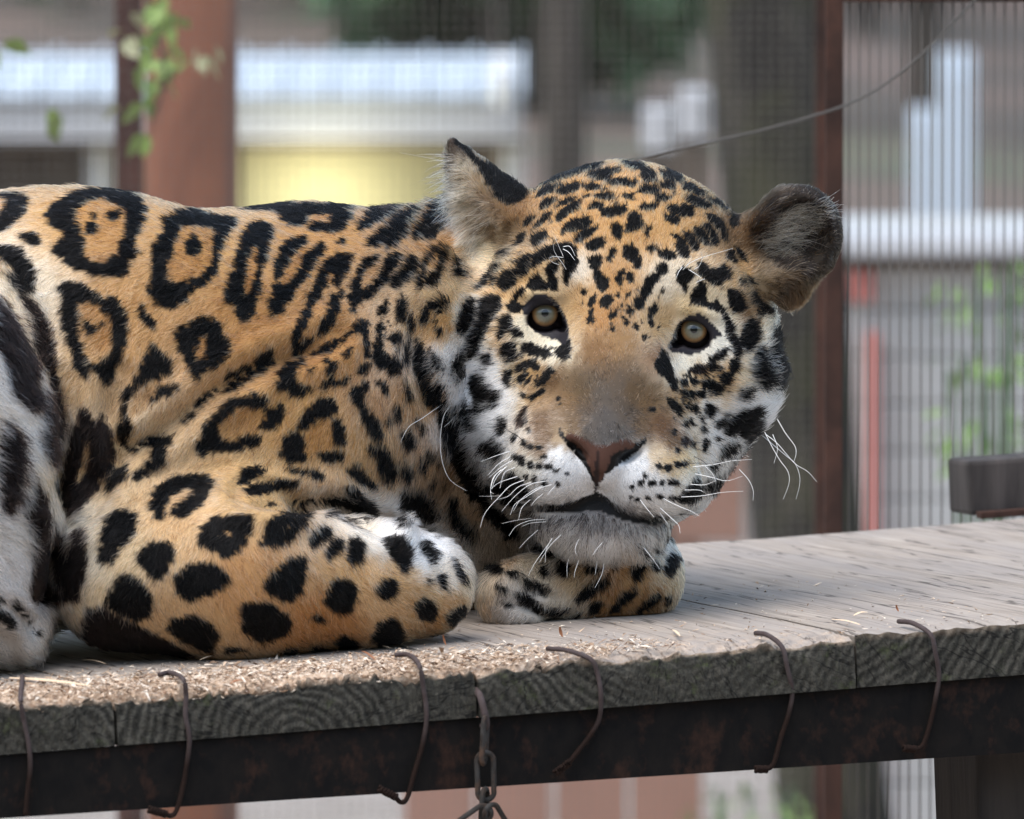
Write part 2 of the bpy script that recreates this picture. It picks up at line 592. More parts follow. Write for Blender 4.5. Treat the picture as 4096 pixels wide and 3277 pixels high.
# ================================================================== enclosure fence and posts
steel_brown = rust('rusted fence steel', C8(78, 56, 48), C8(88, 60, 50), C8(52, 40, 36), 14)
wirem = plain('dark weathered wire', C8(76, 70, 64), .6, .2, 30)
wirel = plain('grey weathered wire', C8(112, 106, 98), .6, .2, 30)
Yf = 1.12
fence = empty('wire_fence', (atY(3330, 0, Yf).x, Yf, 0))
fo = fence.location
ztop, zbot = 2.3, .05


def vbar(bm, x, y, z0, z1, r, n=6):
    add_tube(bm, [(x, y, z0), (x, y, z1)], r, n)


bm = bmesh.new(); w_ = 72 * (Yf + 8) / 8 * K
add_box(bm, Vector((atY(3337, 0, Yf).x, Yf, (ztop) / 2)) - fo, (w_, w_, ztop), .002)
bm_obj('post', bm, steel_brown, fence)
bm = bmesh.new(); xa, xb = atY(3372, 0, Yf).x, atY(5000, 0, Yf).x
add_box(bm, Vector(((xa + xb) / 2, Yf, atY(0, -25, Yf).z)) - fo, (xb - xa, w_, w_ * .9), .002)
bm_obj('rail', bm, steel_brown, fence)
zr_ = atY(0, -25, Yf).z - w_ * .45
wm = None
x = 3398.0
while x < 4960:
    X = atY(x, 0, Yf).x
    if wm is None:
        bm = bmesh.new(); vbar(bm, 0, 0, .05, zr_, .00085)
        o = bm_obj('wire', bm, wirem, fence, True); wm = o.data
    else:
        o = bpy.data.objects.new('wire', wm); COL.objects.link(o); o.parent = fence
    o.location = (X - fo.x, random.uniform(-.002, .002), 0)
    x += 42 + random.uniform(-2.5, 2.5)
tag(fence, 'fence panel of close upright wires on a brown steel post at right', 'fence')

# fine mesh panels further left
Ym = 3.0
mesh_f = empty('mesh_fence', (0, Ym, 0))
mo = mesh_f.location
bm = bmesh.new()
step = 42 * (Ym + 8) / 8 * K
xa, xb = atY(-700, 0, Ym).x, atY(3300, 0, Ym).x
n_ = int((xb - xa) / step)
for i in range(n_):
    vbar(bm, xa + i * step + random.uniform(-.0006, .0006), 0, .05, ztop, .0006, 4)
z = .05
while z < ztop:
    add_tube(bm, [(xa, .0012, z), (xb, .0012, z)], .00046, 4)
    z += step
o = bm_obj('wire_mesh', bm, wirel, mesh_f)
o['kind'] = 'stuff'
for xx in (-700, 3300):
    bm = bmesh.new(); add_box(bm, Vector((atY(xx, 0, Ym).x, Ym, ztop / 2)) - mo, (.02, .02, ztop), .002)
    bm_obj('post', bm, steel_brown, mesh_f)
tag(mesh_f, 'fine square wire mesh fence across the back of the enclosure', 'fence')

post = empty('steel_post', (atY(515, 0, 3.4).x, 3.4, 0))
bm = bmesh.new(); add_box(bm, (0, 0, 1.3), (108 * 11.4 / 8 * K, .03, 2.6), .002)
bm_obj('shaft', bm, rust('dark red steel', C8(88, 58, 52), C8(112, 70, 58), C8(62, 44, 42), 10), post)
bm = bmesh.new(); add_box(bm, (0, 0, .006), (.08, .08, .012), .001); bm_obj('foot_plate', bm, steel_brown, post)
tag(post, 'slim dark brown steel upright beside the wide rusty post', 'post')

Yp = 3.9
pw = 372 * (Yp + 8) / 8 * K
rpost = empty('rusty_post', (atY(764, 0, Yp).x, Yp, 0))
m = NT('rust scale')
co = m.coords((1, 1, .3))
n1 = m.noise(co, 9, 6, .6, .6)
n2 = m.noise(m.coords((1, 1, .16)), 5.5, 3, .5, .3)
c = m.mix(m.ramp(n1, [(.35, 0), (.65, 1)]), C8(172, 112, 84), C8(132, 86, 68))
c = m.mix(m.ramp(n2, [(.50, 0), (.60, .9)]), c, C8(96, 76, 72))
c = m.mix(m.ramp(m.noise(m.coords((1, 1, .2)), 6.5, 3), [(.58, 0), (.66, .9)]), c, C8(170, 74, 36))
bm = bmesh.new()
add_tube(bm, [(0, 0, 0), (0, 0, 3.0)], pw / 2, 40)
bm_obj('shaft', bm, m.done(c, .8, m.bump(n1, .3, .002)), rpost, True)
bm = bmesh.new(); add_box(bm, (0, 0, .008), (pw * 1.8, pw * 1.8, .016), .002); bm_obj('foot_plate', bm, steel_brown, rpost)
tag(rpost, 'wide round rusty steel post behind the jaguar\'s back', 'post')

# vine hanging on the posts
YV = 3.2
vine = empty('vine', atY(600, 0, YV))
vo = vine.location
vp = [atY(x, y, YV) - vo for x, y in ((560, -420), (600, -200), (590, 0), (640, 180), (660, 330), (610, 480), (600, 610))]
bm = bmesh.new(); add_tube(bm, spline(vp, 5), list(np.linspace(.003, .001, 31)), 6)
bm_obj('stem', bm, bark2, vine, True)
lm = bpy.data.meshes.new('leaf')
lm.from_pydata([(0, 0, 0), (.25, .3, .05), (.6, .28, .03), (1, 0, -.12), (.6, -.28, .03), (.25, -.3, .05), (.5, 0, -.05)], [], [(0, 1, 6), (1, 2, 6), (2, 3, 6), (3, 4, 6), (4, 5, 6), (5, 0, 6)])
vl = plain('vine leaf', C8(140, 164, 84), .5, .3, 40)
vl2 = plain('pale vine leaf', C8(178, 178, 140), .5, .3, 40)
lm.materials.append(vl)
lm2 = lm.copy(); lm2.materials.clear(); lm2.materials.append(vl2)
LV = [(600, 60), (640, 40), (560, 120), (620, 130), (680, 110), (600, 190), (660, 190), (720, 170), (580, 240), (640, 250), (700, 240), (660, 300), (620, 330), (690, 310), (590, 370), (650, 350), (570, 410), (600, 20), (650, -20), (700, 40),
      (530, 60), (480, 130), (780, 200), (830, 215), (870, 195), (800, 225), (740, 260), (720, 90), (490, 430), (600, 560), (590, 520), (505, 150), (12, 170), (2, 205), (232, 470), (215, 440)]
for i, (x, y) in enumerate(LV):
    o = bpy.data.objects.new('leaf', lm2 if x > 760 or 470 < x < 540 else lm); COL.objects.link(o); o.parent = vine
    o.location = atY(x + random.uniform(-15, 15), y + random.uniform(-15, 15), YV + random.uniform(-.05, .05)) - vo
    o.rotation_euler = (random.uniform(-1, 1), random.uniform(.2, 1.6), random.uniform(0, 6.28))
    o.scale = [random.uniform(.022, .038)] * 3
tag(vine, 'green leafed vine trailing over the rusty post', 'vine')

# sagging cable
cablem = plain('dull cable', C8(84, 80, 76), .7)
cable = bmesh.new()
add_tube(cable, spline([atY(x, y, 1.02) for x, y in ((4300, -420), (3900, 0), (3640, 260), (3430, 400), (3200, 480), (2990, 535), (2700, 600), (2300, 700))], 6), .0011, 6)
tag(bm_obj('cable', cable, cablem, None, True), 'thin sagging cable crossing the fence at upper right', 'cable')

# ================================================================== coat markings and dark areas
# outlines of the black markings, fold lines and other dark areas, traced in windows of the photograph
# (window letter -> left, top in photograph pixels; 2.156 window pixels per photograph pixel)
WIN = {'A': (0, 700), 'B': (900, 700), 'C': (0, 1400), 'D': (900, 1400), 'E': (0, 2000), 'F': (900, 2000),
       'P': (1700, 500), 'Q': (2500, 600), 'R': (1700, 1200), 'S': (2400, 1200), 'U': (1800, 1800)}
# each line: window, kind (k black, o ochre rosette centre, b brown-black, which also paints in shade of belly gap and elbow), x y x y ...
MARKS = """
A k 380 340 480 250 600 170 750 130 950 125 1130 160 1220 220 1260 290 1240 380 1200 480 1160 540 1170 680 1120 740 1090 850 1060 890 940 860 820 860 700 820 600 780 520 710 440 660 520 590 560 500 540 460 450 440
A o 640 310 760 210 900 195 1000 240 1090 300 1115 360 1090 480 1060 560 1030 660 960 720 880 780 800 750 720 700 700 640 720 590 690 500 660 420
A k 930 350 980 310 1050 310 1040 360 990 385 940 375
A k 720 450 770 410 820 420 850 470 800 510 740 490
A k 775 350 810 335 830 360 800 390
A k 1400 370 1550 320 1690 300 1800 350 2040 380 2000 470 1930 560 1890 700 1860 850 1800 930 1690 990 1600 1080 1460 1165 1340 1120 1290 1020 1280 960 1320 800 1320 650 1350 560 1420 480
A o 1560 450 1650 430 1760 440 1870 460 1860 570 1840 700 1810 800 1740 880 1620 910 1500 950 1450 900 1430 790 1480 690 1500 560
A k 1605 610 1640 545 1690 530 1730 590 1730 660 1680 700 1620 685
A k -60 170 100 170 260 195 235 250 190 340 120 410 40 460 -60 500
A o -60 190 60 190 80 230 20 340 -60 380
A k 165 520 270 490 330 540 340 590 310 610 190 545
A k -60 610 80 620 190 660 240 740 300 860 310 910 100 880 -60 870
A o -60 690 40 720 110 790 120 870 -60 900
A k 100 900 200 900 280 960 280 1010 200 1040 130 970
A k 520 960 580 920 690 940 780 990 860 1050 875 1110 940 1050 1010 1080 1090 1210 1085 1400 1050 1560 1000 1690 930 1820 860 1760 830 1700 780 1650 745 1755 690 1740 640 1600 580 1400 530 1220 550 1080
A o 665 1120 750 1090 860 1110 900 1190 965 1230 985 1400 960 1540 890 1600 830 1640 770 1640 720 1530 680 1420 680 1250
A k 740 1290 790 1300 820 1340 790 1370 750 1330
A k 835 1280 870 1270 880 1310 845 1315
A b -60 1040 40 1090 130 1230 220 1440 290 1620 330 1850 345 2020 255 2040 160 1930 90 1800 60 1650 20 1500 -60 1450
A b 180 1050 280 1100 380 1220 430 1350 455 1500 470 1650 480 1740 400 1640 330 1560 300 1400 290 1250 230 1150
A k 1185 1160 1230 1115 1260 1200 1340 1280 1330 1320 1250 1270
A k 1520 1370 1560 1310 1640 1290 1720 1230 1780 1250 1840 1240 1900 1310 1930 1400 1985 1440 1960 1560 1880 1640 1780 1680 1700 1785 1640 1690 1580 1570 1530 1470
A o 1740 1400 1790 1330 1800 1400 1780 1530 1730 1620 1680 1600 1690 1500
C b 350 -80 470 -60 485 200 510 420 540 520 525 700 500 900 470 1000 410 960 385 780 395 560 405 380 430 250 410 120
C b 680 500 740 510 790 600 810 680 870 570 900 560 930 680 960 760 970 900 970 1020 890 1090 850 1180 740 1310 650 1410 600 1430 550 1300 550 1100 590 920 640 700
C o 740 760 790 850 760 1010 720 1120 660 1180 640 1080 700 950
C b 60 620 180 720 210 900 190 1100 170 1300 100 1430 30 1400 20 1200 10 1000 30 800
C b 300 1050 340 1200 370 1350 400 1480 410 1730 290 1730 290 1600 240 1400 310 1260
E b 290 -100 390 -60 410 150 390 380 400 600 440 720 540 780 680 800 700 870 560 860 380 900 260 860 280 700 300 400
E b 450 200 540 330 590 560 690 770 640 800 530 740 480 540 450 330
E b 760 960 900 950 1150 1080 1400 1200 1560 1290 1700 1340 1300 1360 900 1360 700 1250 740 1030
C k 1300 -60 1390 20 1480 90 1480 200 1340 250 1280 250 1180 330 1100 450 1080 520 1110 600 1120 700 1080 840 1040 830 1030 650 1050 480 1080 350 1190 230 1230 120
C o 1180 360 1340 260 1430 260 1400 330 1280 450 1180 560 1130 600 1100 500
C k 1420 300 1480 290 1555 320 1520 350 1400 400 1290 450 1330 380
C k 1100 870 1200 800 1320 750 1490 730 1480 780 1410 900 1400 1000 1300 1060 1150 1140 1150 1090 1260 990 1330 860 1240 830 1120 900
C k 1000 1040 1090 1000 1100 1100 980 1180 900 1260 950 1130
C k 1670 475 1770 395 1890 325 1885 350 1780 425 1690 485
C k 1560 630 1690 540 1690 560 1570 645
C k 1930 350 2050 290 2160 230 2160 262 2050 325 1945 368
D k -250 860 -190 730 -180 650 -90 570 -60 500 60 430 200 385 300 390 360 430 330 495 200 490 100 480 30 560 -60 640 -70 720 -20 790 60 800 150 770 250 730 320 760 290 820 150 840 0 870 -120 890 -210 890
D k 400 490 490 480 515 560 460 640 380 690 290 670 350 580 340 520
D o 30 560 100 500 200 490 330 520 350 580 290 670 310 720 200 750 60 800 -40 780 -70 700 -50 640
D k 620 660 660 580 740 490 830 440 920 425 960 480 970 530 920 580 850 570 790 560 760 640 720 690 660 690
D k 925 680 940 620 1000 620 1030 680 1040 780 1040 820 970 820 930 770
D o 760 640 850 570 930 620 920 740 960 820 900 870 780 930 700 920 650 870 680 790 670 730
D k 500 760 600 710 670 730 680 800 650 880 720 930 700 960 560 960 480 930 470 890 510 850
D k 780 930 900 870 1000 880 1030 920 1000 945 900 950
D k 1070 380 1120 320 1220 285 1245 310 1200 380 1180 470 1250 540 1310 640 1355 730 1350 775 1310 775 1240 730 1200 620 1170 520 1100 450
D o 1200 400 1300 320 1400 420 1440 600 1380 680 1310 620 1200 500
D k 1285 260 1340 260 1390 320 1410 400 1380 390 1340 320
D k 1430 480 1490 520 1515 590 1480 620 1450 560
D k 1385 615 1410 605 1425 635 1405 655
D k 1500 710 1560 710 1610 750 1640 820 1620 860 1560 850 1520 790
D k 1230 850 1290 830 1390 870 1440 960 1480 1060 1460 1120 1390 1130 1330 1060 1320 960 1260 900
D k 1040 1030 1120 1005 1180 1040 1220 1110 1285 1170 1280 1205 1220 1190 1150 1130 1060 1070
D k 1510 1010 1550 1000 1600 1060 1610 1120 1580 1135 1530 1080
D k 1665 970 1700 975 1720 1040 1690 1060
D k 1620 100 1680 60 1720 200 1750 290 1850 310 1840 470 1740 500 1700 380 1650 260 1620 180
D k 1860 540 1900 680 1990 790 2080 930 2200 1080 2310 1250 2220 1340 2130 1180 2060 1060 1950 950 1870 800
D k 1500 1290 1580 1240 1680 1230 1740 1320 1800 1420 1800 1480 1700 1480 1620 1450 1530 1380
D k 1460 1470 1530 1460 1590 1510 1570 1540 1490 1500
D k 1640 590 1680 640 1720 740 1690 720
D k 1730 900 1790 920 1800 970 1750 960
D k 1750 1140 1790 1150 1800 1190 1760 1180
D k 1920 1280 1990 1320 2000 1370 1940 1340
D k 130 1040 250 1010 380 1030 300 1080 200 1140 100 1150 150 1090
D k 500 1030 650 1030 780 1050 850 1080 850 1110 760 1100 620 1060
D k 180 1210 260 1160 400 1140 640 1130 620 1180 480 1210 320 1240 190 1260
D k 1000 1180 1120 1210 1230 1290 1290 1360 1310 1460 1220 1480 1140 1440 1080 1380 1000 1360 900 1330 700 1330 570 1330 600 1290 720 1300 900 1280 1050 1290 1120 1310 1090 1250
D k 320 1350 430 1310 440 1340
D k 980 1460 1100 1440 1180 1470 1160 1520 1060 1490
D k 840 1440 940 1405 950 1420 880 1450
D k 440 310 480 190 540 130 690 75 690 95 620 160 600 250 650 310 740 320 740 350 650 415 580 400 570 350 480 350
D k 700 185 770 145 780 165 730 200
D k 840 90 880 70 890 100 850 115
D k 870 160 960 100 965 130 930 190 880 190
D k 810 330 860 270 940 225 945 270 1060 240 1060 280 970 310 900 320
D k 1000 30 1060 -10 1110 -40 1080 50 1020 70
D k 1140 210 1190 130 1260 100 1250 150 1190 230
D k 230 130 300 60 390 0 425 60 400 100 460 100 330 190 180 250 0 350 0 320 150 240 320 140 280 135 120 190 0 250 0 225 130 165
D k 1380 100 1430 60 1490 90 1530 160 1500 205 1400 210 1375 160
D k 1530 250 1560 330 1600 420 1590 470 1550 370
D k 1770 0 1800 60 1830 170 1800 190 1770 100
B k 0 170 130 185 400 220 620 260 800 265 1000 250 1200 215 1200 262 1000 312 800 330 600 325 330 300 220 295 0 262
A k 1300 75 1400 85 1600 110 1800 145 2000 165 2156 200 2156 290 1990 262 1850 222 1600 205 1420 178
B k 170 500 230 430 320 400 390 440 405 520 370 640 330 780 300 900 290 1020 240 1180 180 1265 110 1230 105 1130 10 1090 5 1000 60 850 100 720 130 600
B o 210 650 290 600 290 700 270 850 240 980 170 1080 150 1050 165 880
B k 440 850 440 770 490 640 540 570 640 545 700 530 690 590 620 630 560 720 490 830 470 900 480 960 560 930 640 840 700 690 770 620 870 590 860 640 790 730 740 830 640 950 560 1080 480 1180 390 1220 380 1080 410 980 450 900
B o 560 740 690 600 700 650 650 800 580 900 490 980 480 880
B k 470 320 560 280 700 300 720 370 700 410 620 430 540 430 500 390
B k 840 300 990 280 1100 340 1050 430 990 490 900 490 850 470 740 480 740 440 820 410 900 430 940 370 930 320
B o 740 330 930 330 920 390 760 400
B k 970 580 1030 540 1040 560 990 600
B k 1130 490 1180 410 1230 340 1350 250 1500 200 1790 165 1800 190 1650 250 1500 290 1400 360 1300 410 1200 460
B b 1350 320 1450 250 1510 260 1400 340
B k 1220 610 1270 530 1380 460 1480 370 1580 320 1690 295 1640 350 1570 440 1560 510 1460 610 1380 630 1390 560 1300 620
B k 1620 570 1630 480 1720 370 1820 290 1930 250 1900 310 1820 370 1760 450 1690 540
B k 1720 580 1730 520 1840 400 1930 320 1950 370 1880 450 1800 540
B k 1650 1000 1680 860 1720 750 1780 650 1860 590 1850 640 1760 720 1710 820 1680 960
B k 1840 700 1910 640 1900 720 1860 830 1800 960 1720 960 1740 890 1820 840 1850 760
B k 580 1500 590 1400 650 1220 720 1060 790 920 830 800 900 720 1000 680 1110 685 1070 760 1040 870 980 950 930 930 950 840 880 880 870 960 800 1040 740 1160 700 1290 640 1420 620 1470
B o 870 880 940 850 930 940 880 950
B k 810 1380 830 1290 890 1180 930 1050 1000 990 1010 1060 970 1190 920 1290 860 1360
B k 590 1560 620 1500 680 1440 750 1395 760 1420 690 1490 620 1560
B k 1160 800 1200 740 1310 695 1330 720 1260 770 1190 840 1160 930 1170 1000 1260 960 1340 890 1370 760 1420 690 1530 660 1500 750 1440 840 1380 930 1280 1030 1170 1080 1110 1180 1080 1170 1070 1060 1100 920
B o 1240 790 1340 720 1350 800 1310 900 1180 1000 1170 930
B k 1430 930 1470 870 1530 840 1560 740 1610 690 1660 720 1650 790 1590 880 1530 920 1490 980 1430 970
B k 1330 1210 1330 1150 1400 1080 1410 1110 1370 1190
B k 1480 1260 1490 1100 1530 1000 1555 1100 1540 1260 1500 1275
B k 1680 1300 1700 1200 1760 1090 1790 1080 1770 1180 1720 1300
B k 1810 1180 1820 1060 1870 1100 1870 1180 1830 1200
B k 1580 1200 1610 1210 1630 1300 1610 1370 1580 1280
B k 1310 1420 1310 1300 1350 1260 1365 1330 1340 1420 1370 1530 1360 1640 1330 1680 1290 1600 1280 1480
B k 1020 1400 1080 1320 1150 1260 1230 1230 1230 1400 1250 1560 1220 1570 1200 1400 1180 1350 1080 1360 1030 1440 880 1520 760 1570 760 1530 870 1460 960 1430
B k 1400 1420 1450 1380 1510 1370 1520 1430 1450 1460
B k 1540 1450 1570 1460 1580 1600 1540 1650
B k 1640 1500 1700 1440 1710 1500 1680 1640 1640 1725 1620 1700
B k 1830 1310 1860 1320 1850 1400 1830 1390
B k 1970 740 2010 760 2030 860 1990 900
E k 920 170 1040 95 1170 130 1185 200 1150 300 1050 400 960 540 880 570 860 480 870 350 890 250
E k 1200 480 1240 410 1340 370 1450 375 1505 430 1480 540 1400 650 1330 700 1260 620 1200 540
E k 1510 680 1590 590 1730 540 1860 570 1970 670 1940 750 1800 810 1640 860 1540 800
E k 910 880 960 770 1050 650 1170 690 1280 800 1310 890 1280 1000 1180 1040 1060 1000 960 950
E k 1440 1120 1520 1020 1660 1010 1800 1080 1880 1180 1820 1290 1760 1310 1600 1220 1500 1170
E b 610 600 630 380 660 250 720 300 740 400 740 540 710 740 650 720
E k -60 960 40 950 100 1020 110 1090 80 1110 40 1040 -60 1030
E k 100 880 160 890 250 1000 290 1060 250 1050 170 970
E k 290 1090 340 1130 350 1180 320 1170
E k -60 860 20 870 50 890 -60 900
C k 1300 1380 1310 1260 1380 1160 1500 1110 1640 1075 1800 1090 1850 1150 1800 1240 1750 1330 1650 1400 1560 1450 1500 1420 1490 1370 1580 1310 1650 1270 1680 1200 1600 1190 1480 1250 1430 1340 1400 1460 1340 1450
F k -240 360 -210 240 -100 150 60 140 250 150 210 240 200 350 130 440 0 490 -100 430 -200 390
F o -40 310 20 270 60 280 20 320
F k 340 240 400 160 520 110 760 120 740 180 650 260 560 350 430 410 290 380 350 300
F o 470 280 540 220 600 210 560 260
F k 320 730 400 670 480 570 600 510 690 490 690 600 670 720 640 810 570 865 480 860 370 790
F k 130 960 170 900 280 890 400 920 500 980 570 1060 530 1140 430 1200 310 1225 200 1170 130 1090 150 1020
F k 720 1010 790 1000 860 1040 860 1070 780 1050
F k 730 400 760 320 840 260 910 250 920 300 860 360 780 410
F k 880 480 900 400 960 340 1020 340 1000 430 940 500 890 510
F k 1060 520 1070 380 1100 320 1160 340 1200 400 1190 500 1140 560 1090 560
F k 860 900 900 790 950 700 1050 690 1120 720 1140 780 1110 880 1080 970 1000 980 900 940
F k 1310 790 1370 700 1430 670 1480 720 1490 790 1430 840 1340 850
F k 1370 350 1450 320 1540 330 1600 390 1620 480 1600 580 1555 650 1500 560 1430 480 1390 410
F k 1670 360 1740 370 1810 440 1820 520 1790 560 1750 490 1700 420
F k 1960 480 2010 560 2070 660 2080 740 2040 720 2000 620
F k 1850 650 1890 650 1920 720 1900 770 1840 720
F k 1750 670 1780 680 1780 720
F k 1650 900 1720 855 1800 900 1820 970 1780 1050 1690 1030 1650 960
F k 1910 1010 1980 950 2060 910 2090 960 2070 1050 2000 1090 1930 1070
F k 1270 1180 1330 1080 1430 1030 1500 1060 1540 1180 1520 1290 1400 1320 1310 1290
F k 950 1220 1020 1170 1120 1220 1180 1290 1150 1330 1000 1310
F k 720 1300 800 1265 930 1290 930 1330 740 1345
F k 1720 1270 1800 1170 1890 1160 1890 1230 1780 1300
F k 460 1340 550 1270 620 1310 600 1350
F k 0 1290 130 1280 200 1300 0 1320
U k 1560 1080 1570 1000 1630 950 1680 990 1670 1070 1620 1135 1580 1130
U k 1850 1040 1880 920 1930 890 1975 930 1960 1010 1920 1085 1870 1080
U k 1740 1040 1750 970 1790 980 1800 1030 1770 1050
U k 1060 1330 1110 1240 1200 1190 1310 1150 1380 1110 1380 1160 1260 1230 1180 1290
U k 1190 1420 1220 1350 1290 1305 1320 1340 1280 1400
U k 1370 1410 1440 1300 1530 1240 1610 1200 1590 1260 1500 1340 1430 1400
U k 1600 1410 1700 1310 1820 1230 1820 1270 1730 1350 1640 1420
U k 1000 1480 1130 1410 1120 1450 1040 1490
U k 940 1020 980 980 1020 1020 1010 1090 960 1080
U k 1140 950 1250 970 1330 1010 1260 1070 1190 1070 1150 1010
U k 1400 980 1460 980 1440 1030 1410 1030
U k 760 1020 850 1030 860 1090 800 1100
U k 560 1230 640 1240 760 1340 820 1400 760 1410 650 1340
U k 640 1130 760 1150 850 1210 820 1250 720 1200 650 1170
U k 820 1390 950 1400 1040 1380 960 1420 870 1430
U k 380 1160 500 1210 480 1230 400 1200
U k 420 1310 500 1310 540 1340 480 1350
U k 1760 830 1810 860 1810 890 1770 880
U k 1840 690 1910 790 1860 790
U k 1070 1140 1100 1130 1100 1170
U k 1870 1300 1900 1260 1890 1320 1860 1340
U k 300 1000 380 980 480 1060 420 1080 340 1060
U k 480 1050 560 1050 620 1110 560 1120
U k 0 440 60 560 150 680 220 740 200 770 120 720 40 620 0 560
U k 700 830 900 860 960 900 900 940 760 900
U k 1650 850 1700 860 1680 900
P k 640 1340 700 1260 770 1260 790 1340 740 1410 680 1420 640 1380
P k 800 1200 850 1130 900 1110 900 1180 870 1270 820 1310 790 1270
P k 920 1220 940 1130 1030 1060 1130 1040 1240 1020 1300 1060 1310 1170 1290 1240 1240 1290 1220 1390 1200 1330 1200 1230 1190 1140 1110 1130 1020 1160 960 1210
P k 1050 1240 1090 1190 1170 1160 1140 1220 1110 1280 1140 1380 1140 1430 1080 1410 1070 1320
P k 880 1390 920 1330 970 1290 1010 1340 1070 1390 1060 1410 900 1410
P k 790 1440 840 1410 870 1400 800 1480 780 1540 770 1480
P k 720 1560 760 1510 820 1560 880 1540 840 1610 740 1610
R k 470 100 480 0 540 -40 650 -20 650 50 590 130 530 240 470 310 430 430 380 520 340 530 330 440 380 330 430 220
R k 270 230 310 90 390 -30 410 30 390 150 360 240 310 320 280 290
P k 430 1420 490 1330 560 1280 600 1210 650 1200 580 1280 510 1370 450 1430
P k 640 1160 670 1090 720 1080 690 1130
P k 555 1390 590 1320 620 1290 590 1360 565 1400
P k 780 1040 810 960 870 930 850 980 800 1030
P k 920 1000 950 940 1040 915 1060 940 1010 1000 930 1040
P k 990 710 1020 660 1090 640 1140 640 1080 690 1000 730
P k 1140 680 1230 640 1320 620 1250 660 1180 690
P k 1120 820 1170 740 1260 680 1360 640 1320 710 1240 760 1160 830
P k 1190 900 1240 840 1340 800 1430 790 1440 830 1380 880 1280 910 1210 920
P k 1290 1000 1340 930 1420 890 1500 880 1440 930 1370 980 1310 1015
P k 1390 1040 1440 1000 1540 985 1550 1020 1490 1060 1400 1065
P k 1410 1150 1450 1130 1520 1140 1520 1180 1490 1220 1530 1300 1580 1340 1580 1400 1530 1440 1490 1380 1460 1290 1430 1200
P k 1600 870 1640 850 1700 880 1700 930 1670 1000 1640 960 1620 890
P k 1720 910 1750 840 1760 770 1800 740 1850 800 1880 880 1830 900 1780 920
P k 1910 980 1920 880 1940 870 1930 970
P k 1580 1160 1590 1100 1640 1040 1630 1140 1600 1190
P k 1710 1130 1720 1050 1780 1030 1830 1090 1860 1180 1850 1240 1810 1240 1790 1190 1730 1160
P k 1910 1050 1950 1040 2000 1060 1940 1090
P k 2010 1090 2080 1075 2150 1100 2150 1150 2080 1160 2030 1120
P k 1660 1340 1680 1270 1710 1250 1710 1310 1690 1380 1670 1390
P k 1740 1310 1770 1270 1800 1300 1790 1350 1760 1360
P k 1995 1230 2040 1200 2090 1220 2070 1280 2020 1290
P k 1870 1420 1900 1350 1950 1290 2000 1270 2010 1320 1960 1390 1920 1470 1900 1520 1870 1480
P k 1510 1520 1550 1475 1600 1470 1620 1520 1580 1570 1530 1570
P k 1400 1540 1430 1490 1470 1480 1450 1540 1410 1570
P k 1810 1520 1840 1490 1880 1520 1880 1580 1840 1600 1810 1570
P k 1930 1630 1940 1580 1990 1540 2000 1600 1960 1650 1930 1660
P k 1640 1470 1660 1450 1680 1470 1660 1500
P k 1740 1470 1760 1450 1770 1480 1750 1495
P k 1680 1560 1700 1540 1700 1590
P k 1740 1600 1760 1560 1790 1620 1770 1650
P k 1580 1650 1620 1620 1660 1610 1640 1650 1600 1670
P k 1400 1690 1420 1600 1450 1590 1430 1660 1410 1730
P k 1690 1650 1710 1640 1710 1690
P k 1355 1445 1370 1425 1388 1445 1370 1465
P k 1930 1700 1950 1660 1970 1700 1950 1745
P k 1720 1705 1740 1680 1765 1705 1740 1730
P k 1432 1690 1445 1665 1460 1690 1445 1715
R k 1600 240 1620 210 1640 240 1620 272
R k 1798 235 1820 210 1845 235 1820 262
R k 1880 330 1900 305 1915 330 1900 360
P k 1130 570 1200 530 1330 500 1330 560 1250 580 1160 590
P k 1350 530 1430 510 1520 520 1510 545 1400 560
P k 940 640 990 570 1070 530 1140 525 1090 570 1010 610
P k 1390 440 1450 410 1580 390 1690 385 1620 420 1560 470 1450 455
P k 1560 490 1620 470 1720 480 1810 510 1800 530 1700 510 1600 510
P k 870 510 950 470 1060 430 1200 390 1320 340 1400 325 1550 320 1480 370 1380 390 1300 430 1200 450 1090 490 960 530
P k 1690 320 1760 300 1850 310 1900 370 1980 420 1990 480 1900 480 1860 440 1870 390 1780 370
P k 1830 570 1900 520 2020 560 2010 590 1900 580
P k 1710 600 1820 590 1780 640 1720 620
P k 1450 620 1540 595 1640 605 1600 640 1510 640
P k 1420 700 1470 675 1540 690 1530 710 1460 715
P k 1500 740 1600 720 1720 700 1740 730 1680 770 1590 790 1530 770
P k 1840 710 1930 690 2020 690 1960 720 1860 725
P k 2010 520 2080 490 2156 520 2156 550 2080 545
P k 1990 620 2050 600 2130 630 2060 650 1990 655
P k 920 910 980 840 1050 770 1110 740 1060 800 980 870
P k 830 880 880 810 950 790 890 850
Q k 300 190 380 180 480 220 500 260 420 270 330 240
Q k 200 70 300 80 360 120 300 130 220 100
Q k 310 300 380 290 440 320 360 335
Q k 520 400 600 410 680 440 740 490 690 500 600 470 540 430
Q k 480 290 560 290 650 350 700 390 620 380 520 330
Q k 360 500 430 480 480 500 500 460 570 500 600 550 560 580 480 560 400 540
Q k 330 560 400 570 470 600 460 650 400 630 350 590
Q k 690 550 760 550 820 590 840 640 860 700 890 780 870 780 830 700 780 650 720 600
Q k 660 630 710 640 770 700 810 800 780 820 740 740 690 680
Q k 600 660 650 680 710 750 740 820 690 830 640 760 600 700
Q k 500 700 550 720 610 780 640 860 600 870 550 800 510 740
Q k 410 730 460 740 520 810 550 880 540 950 490 920 450 830
Q k 290 880 350 860 420 890 430 930 350 940 300 910
Q k 700 420 800 440 900 520 870 510 760 460
Q k 920 540 980 560 970 640 930 680 910 620
Q k 880 880 920 870 960 950 950 980 900 950
Q k 950 830 1000 860 1050 970 1000 930
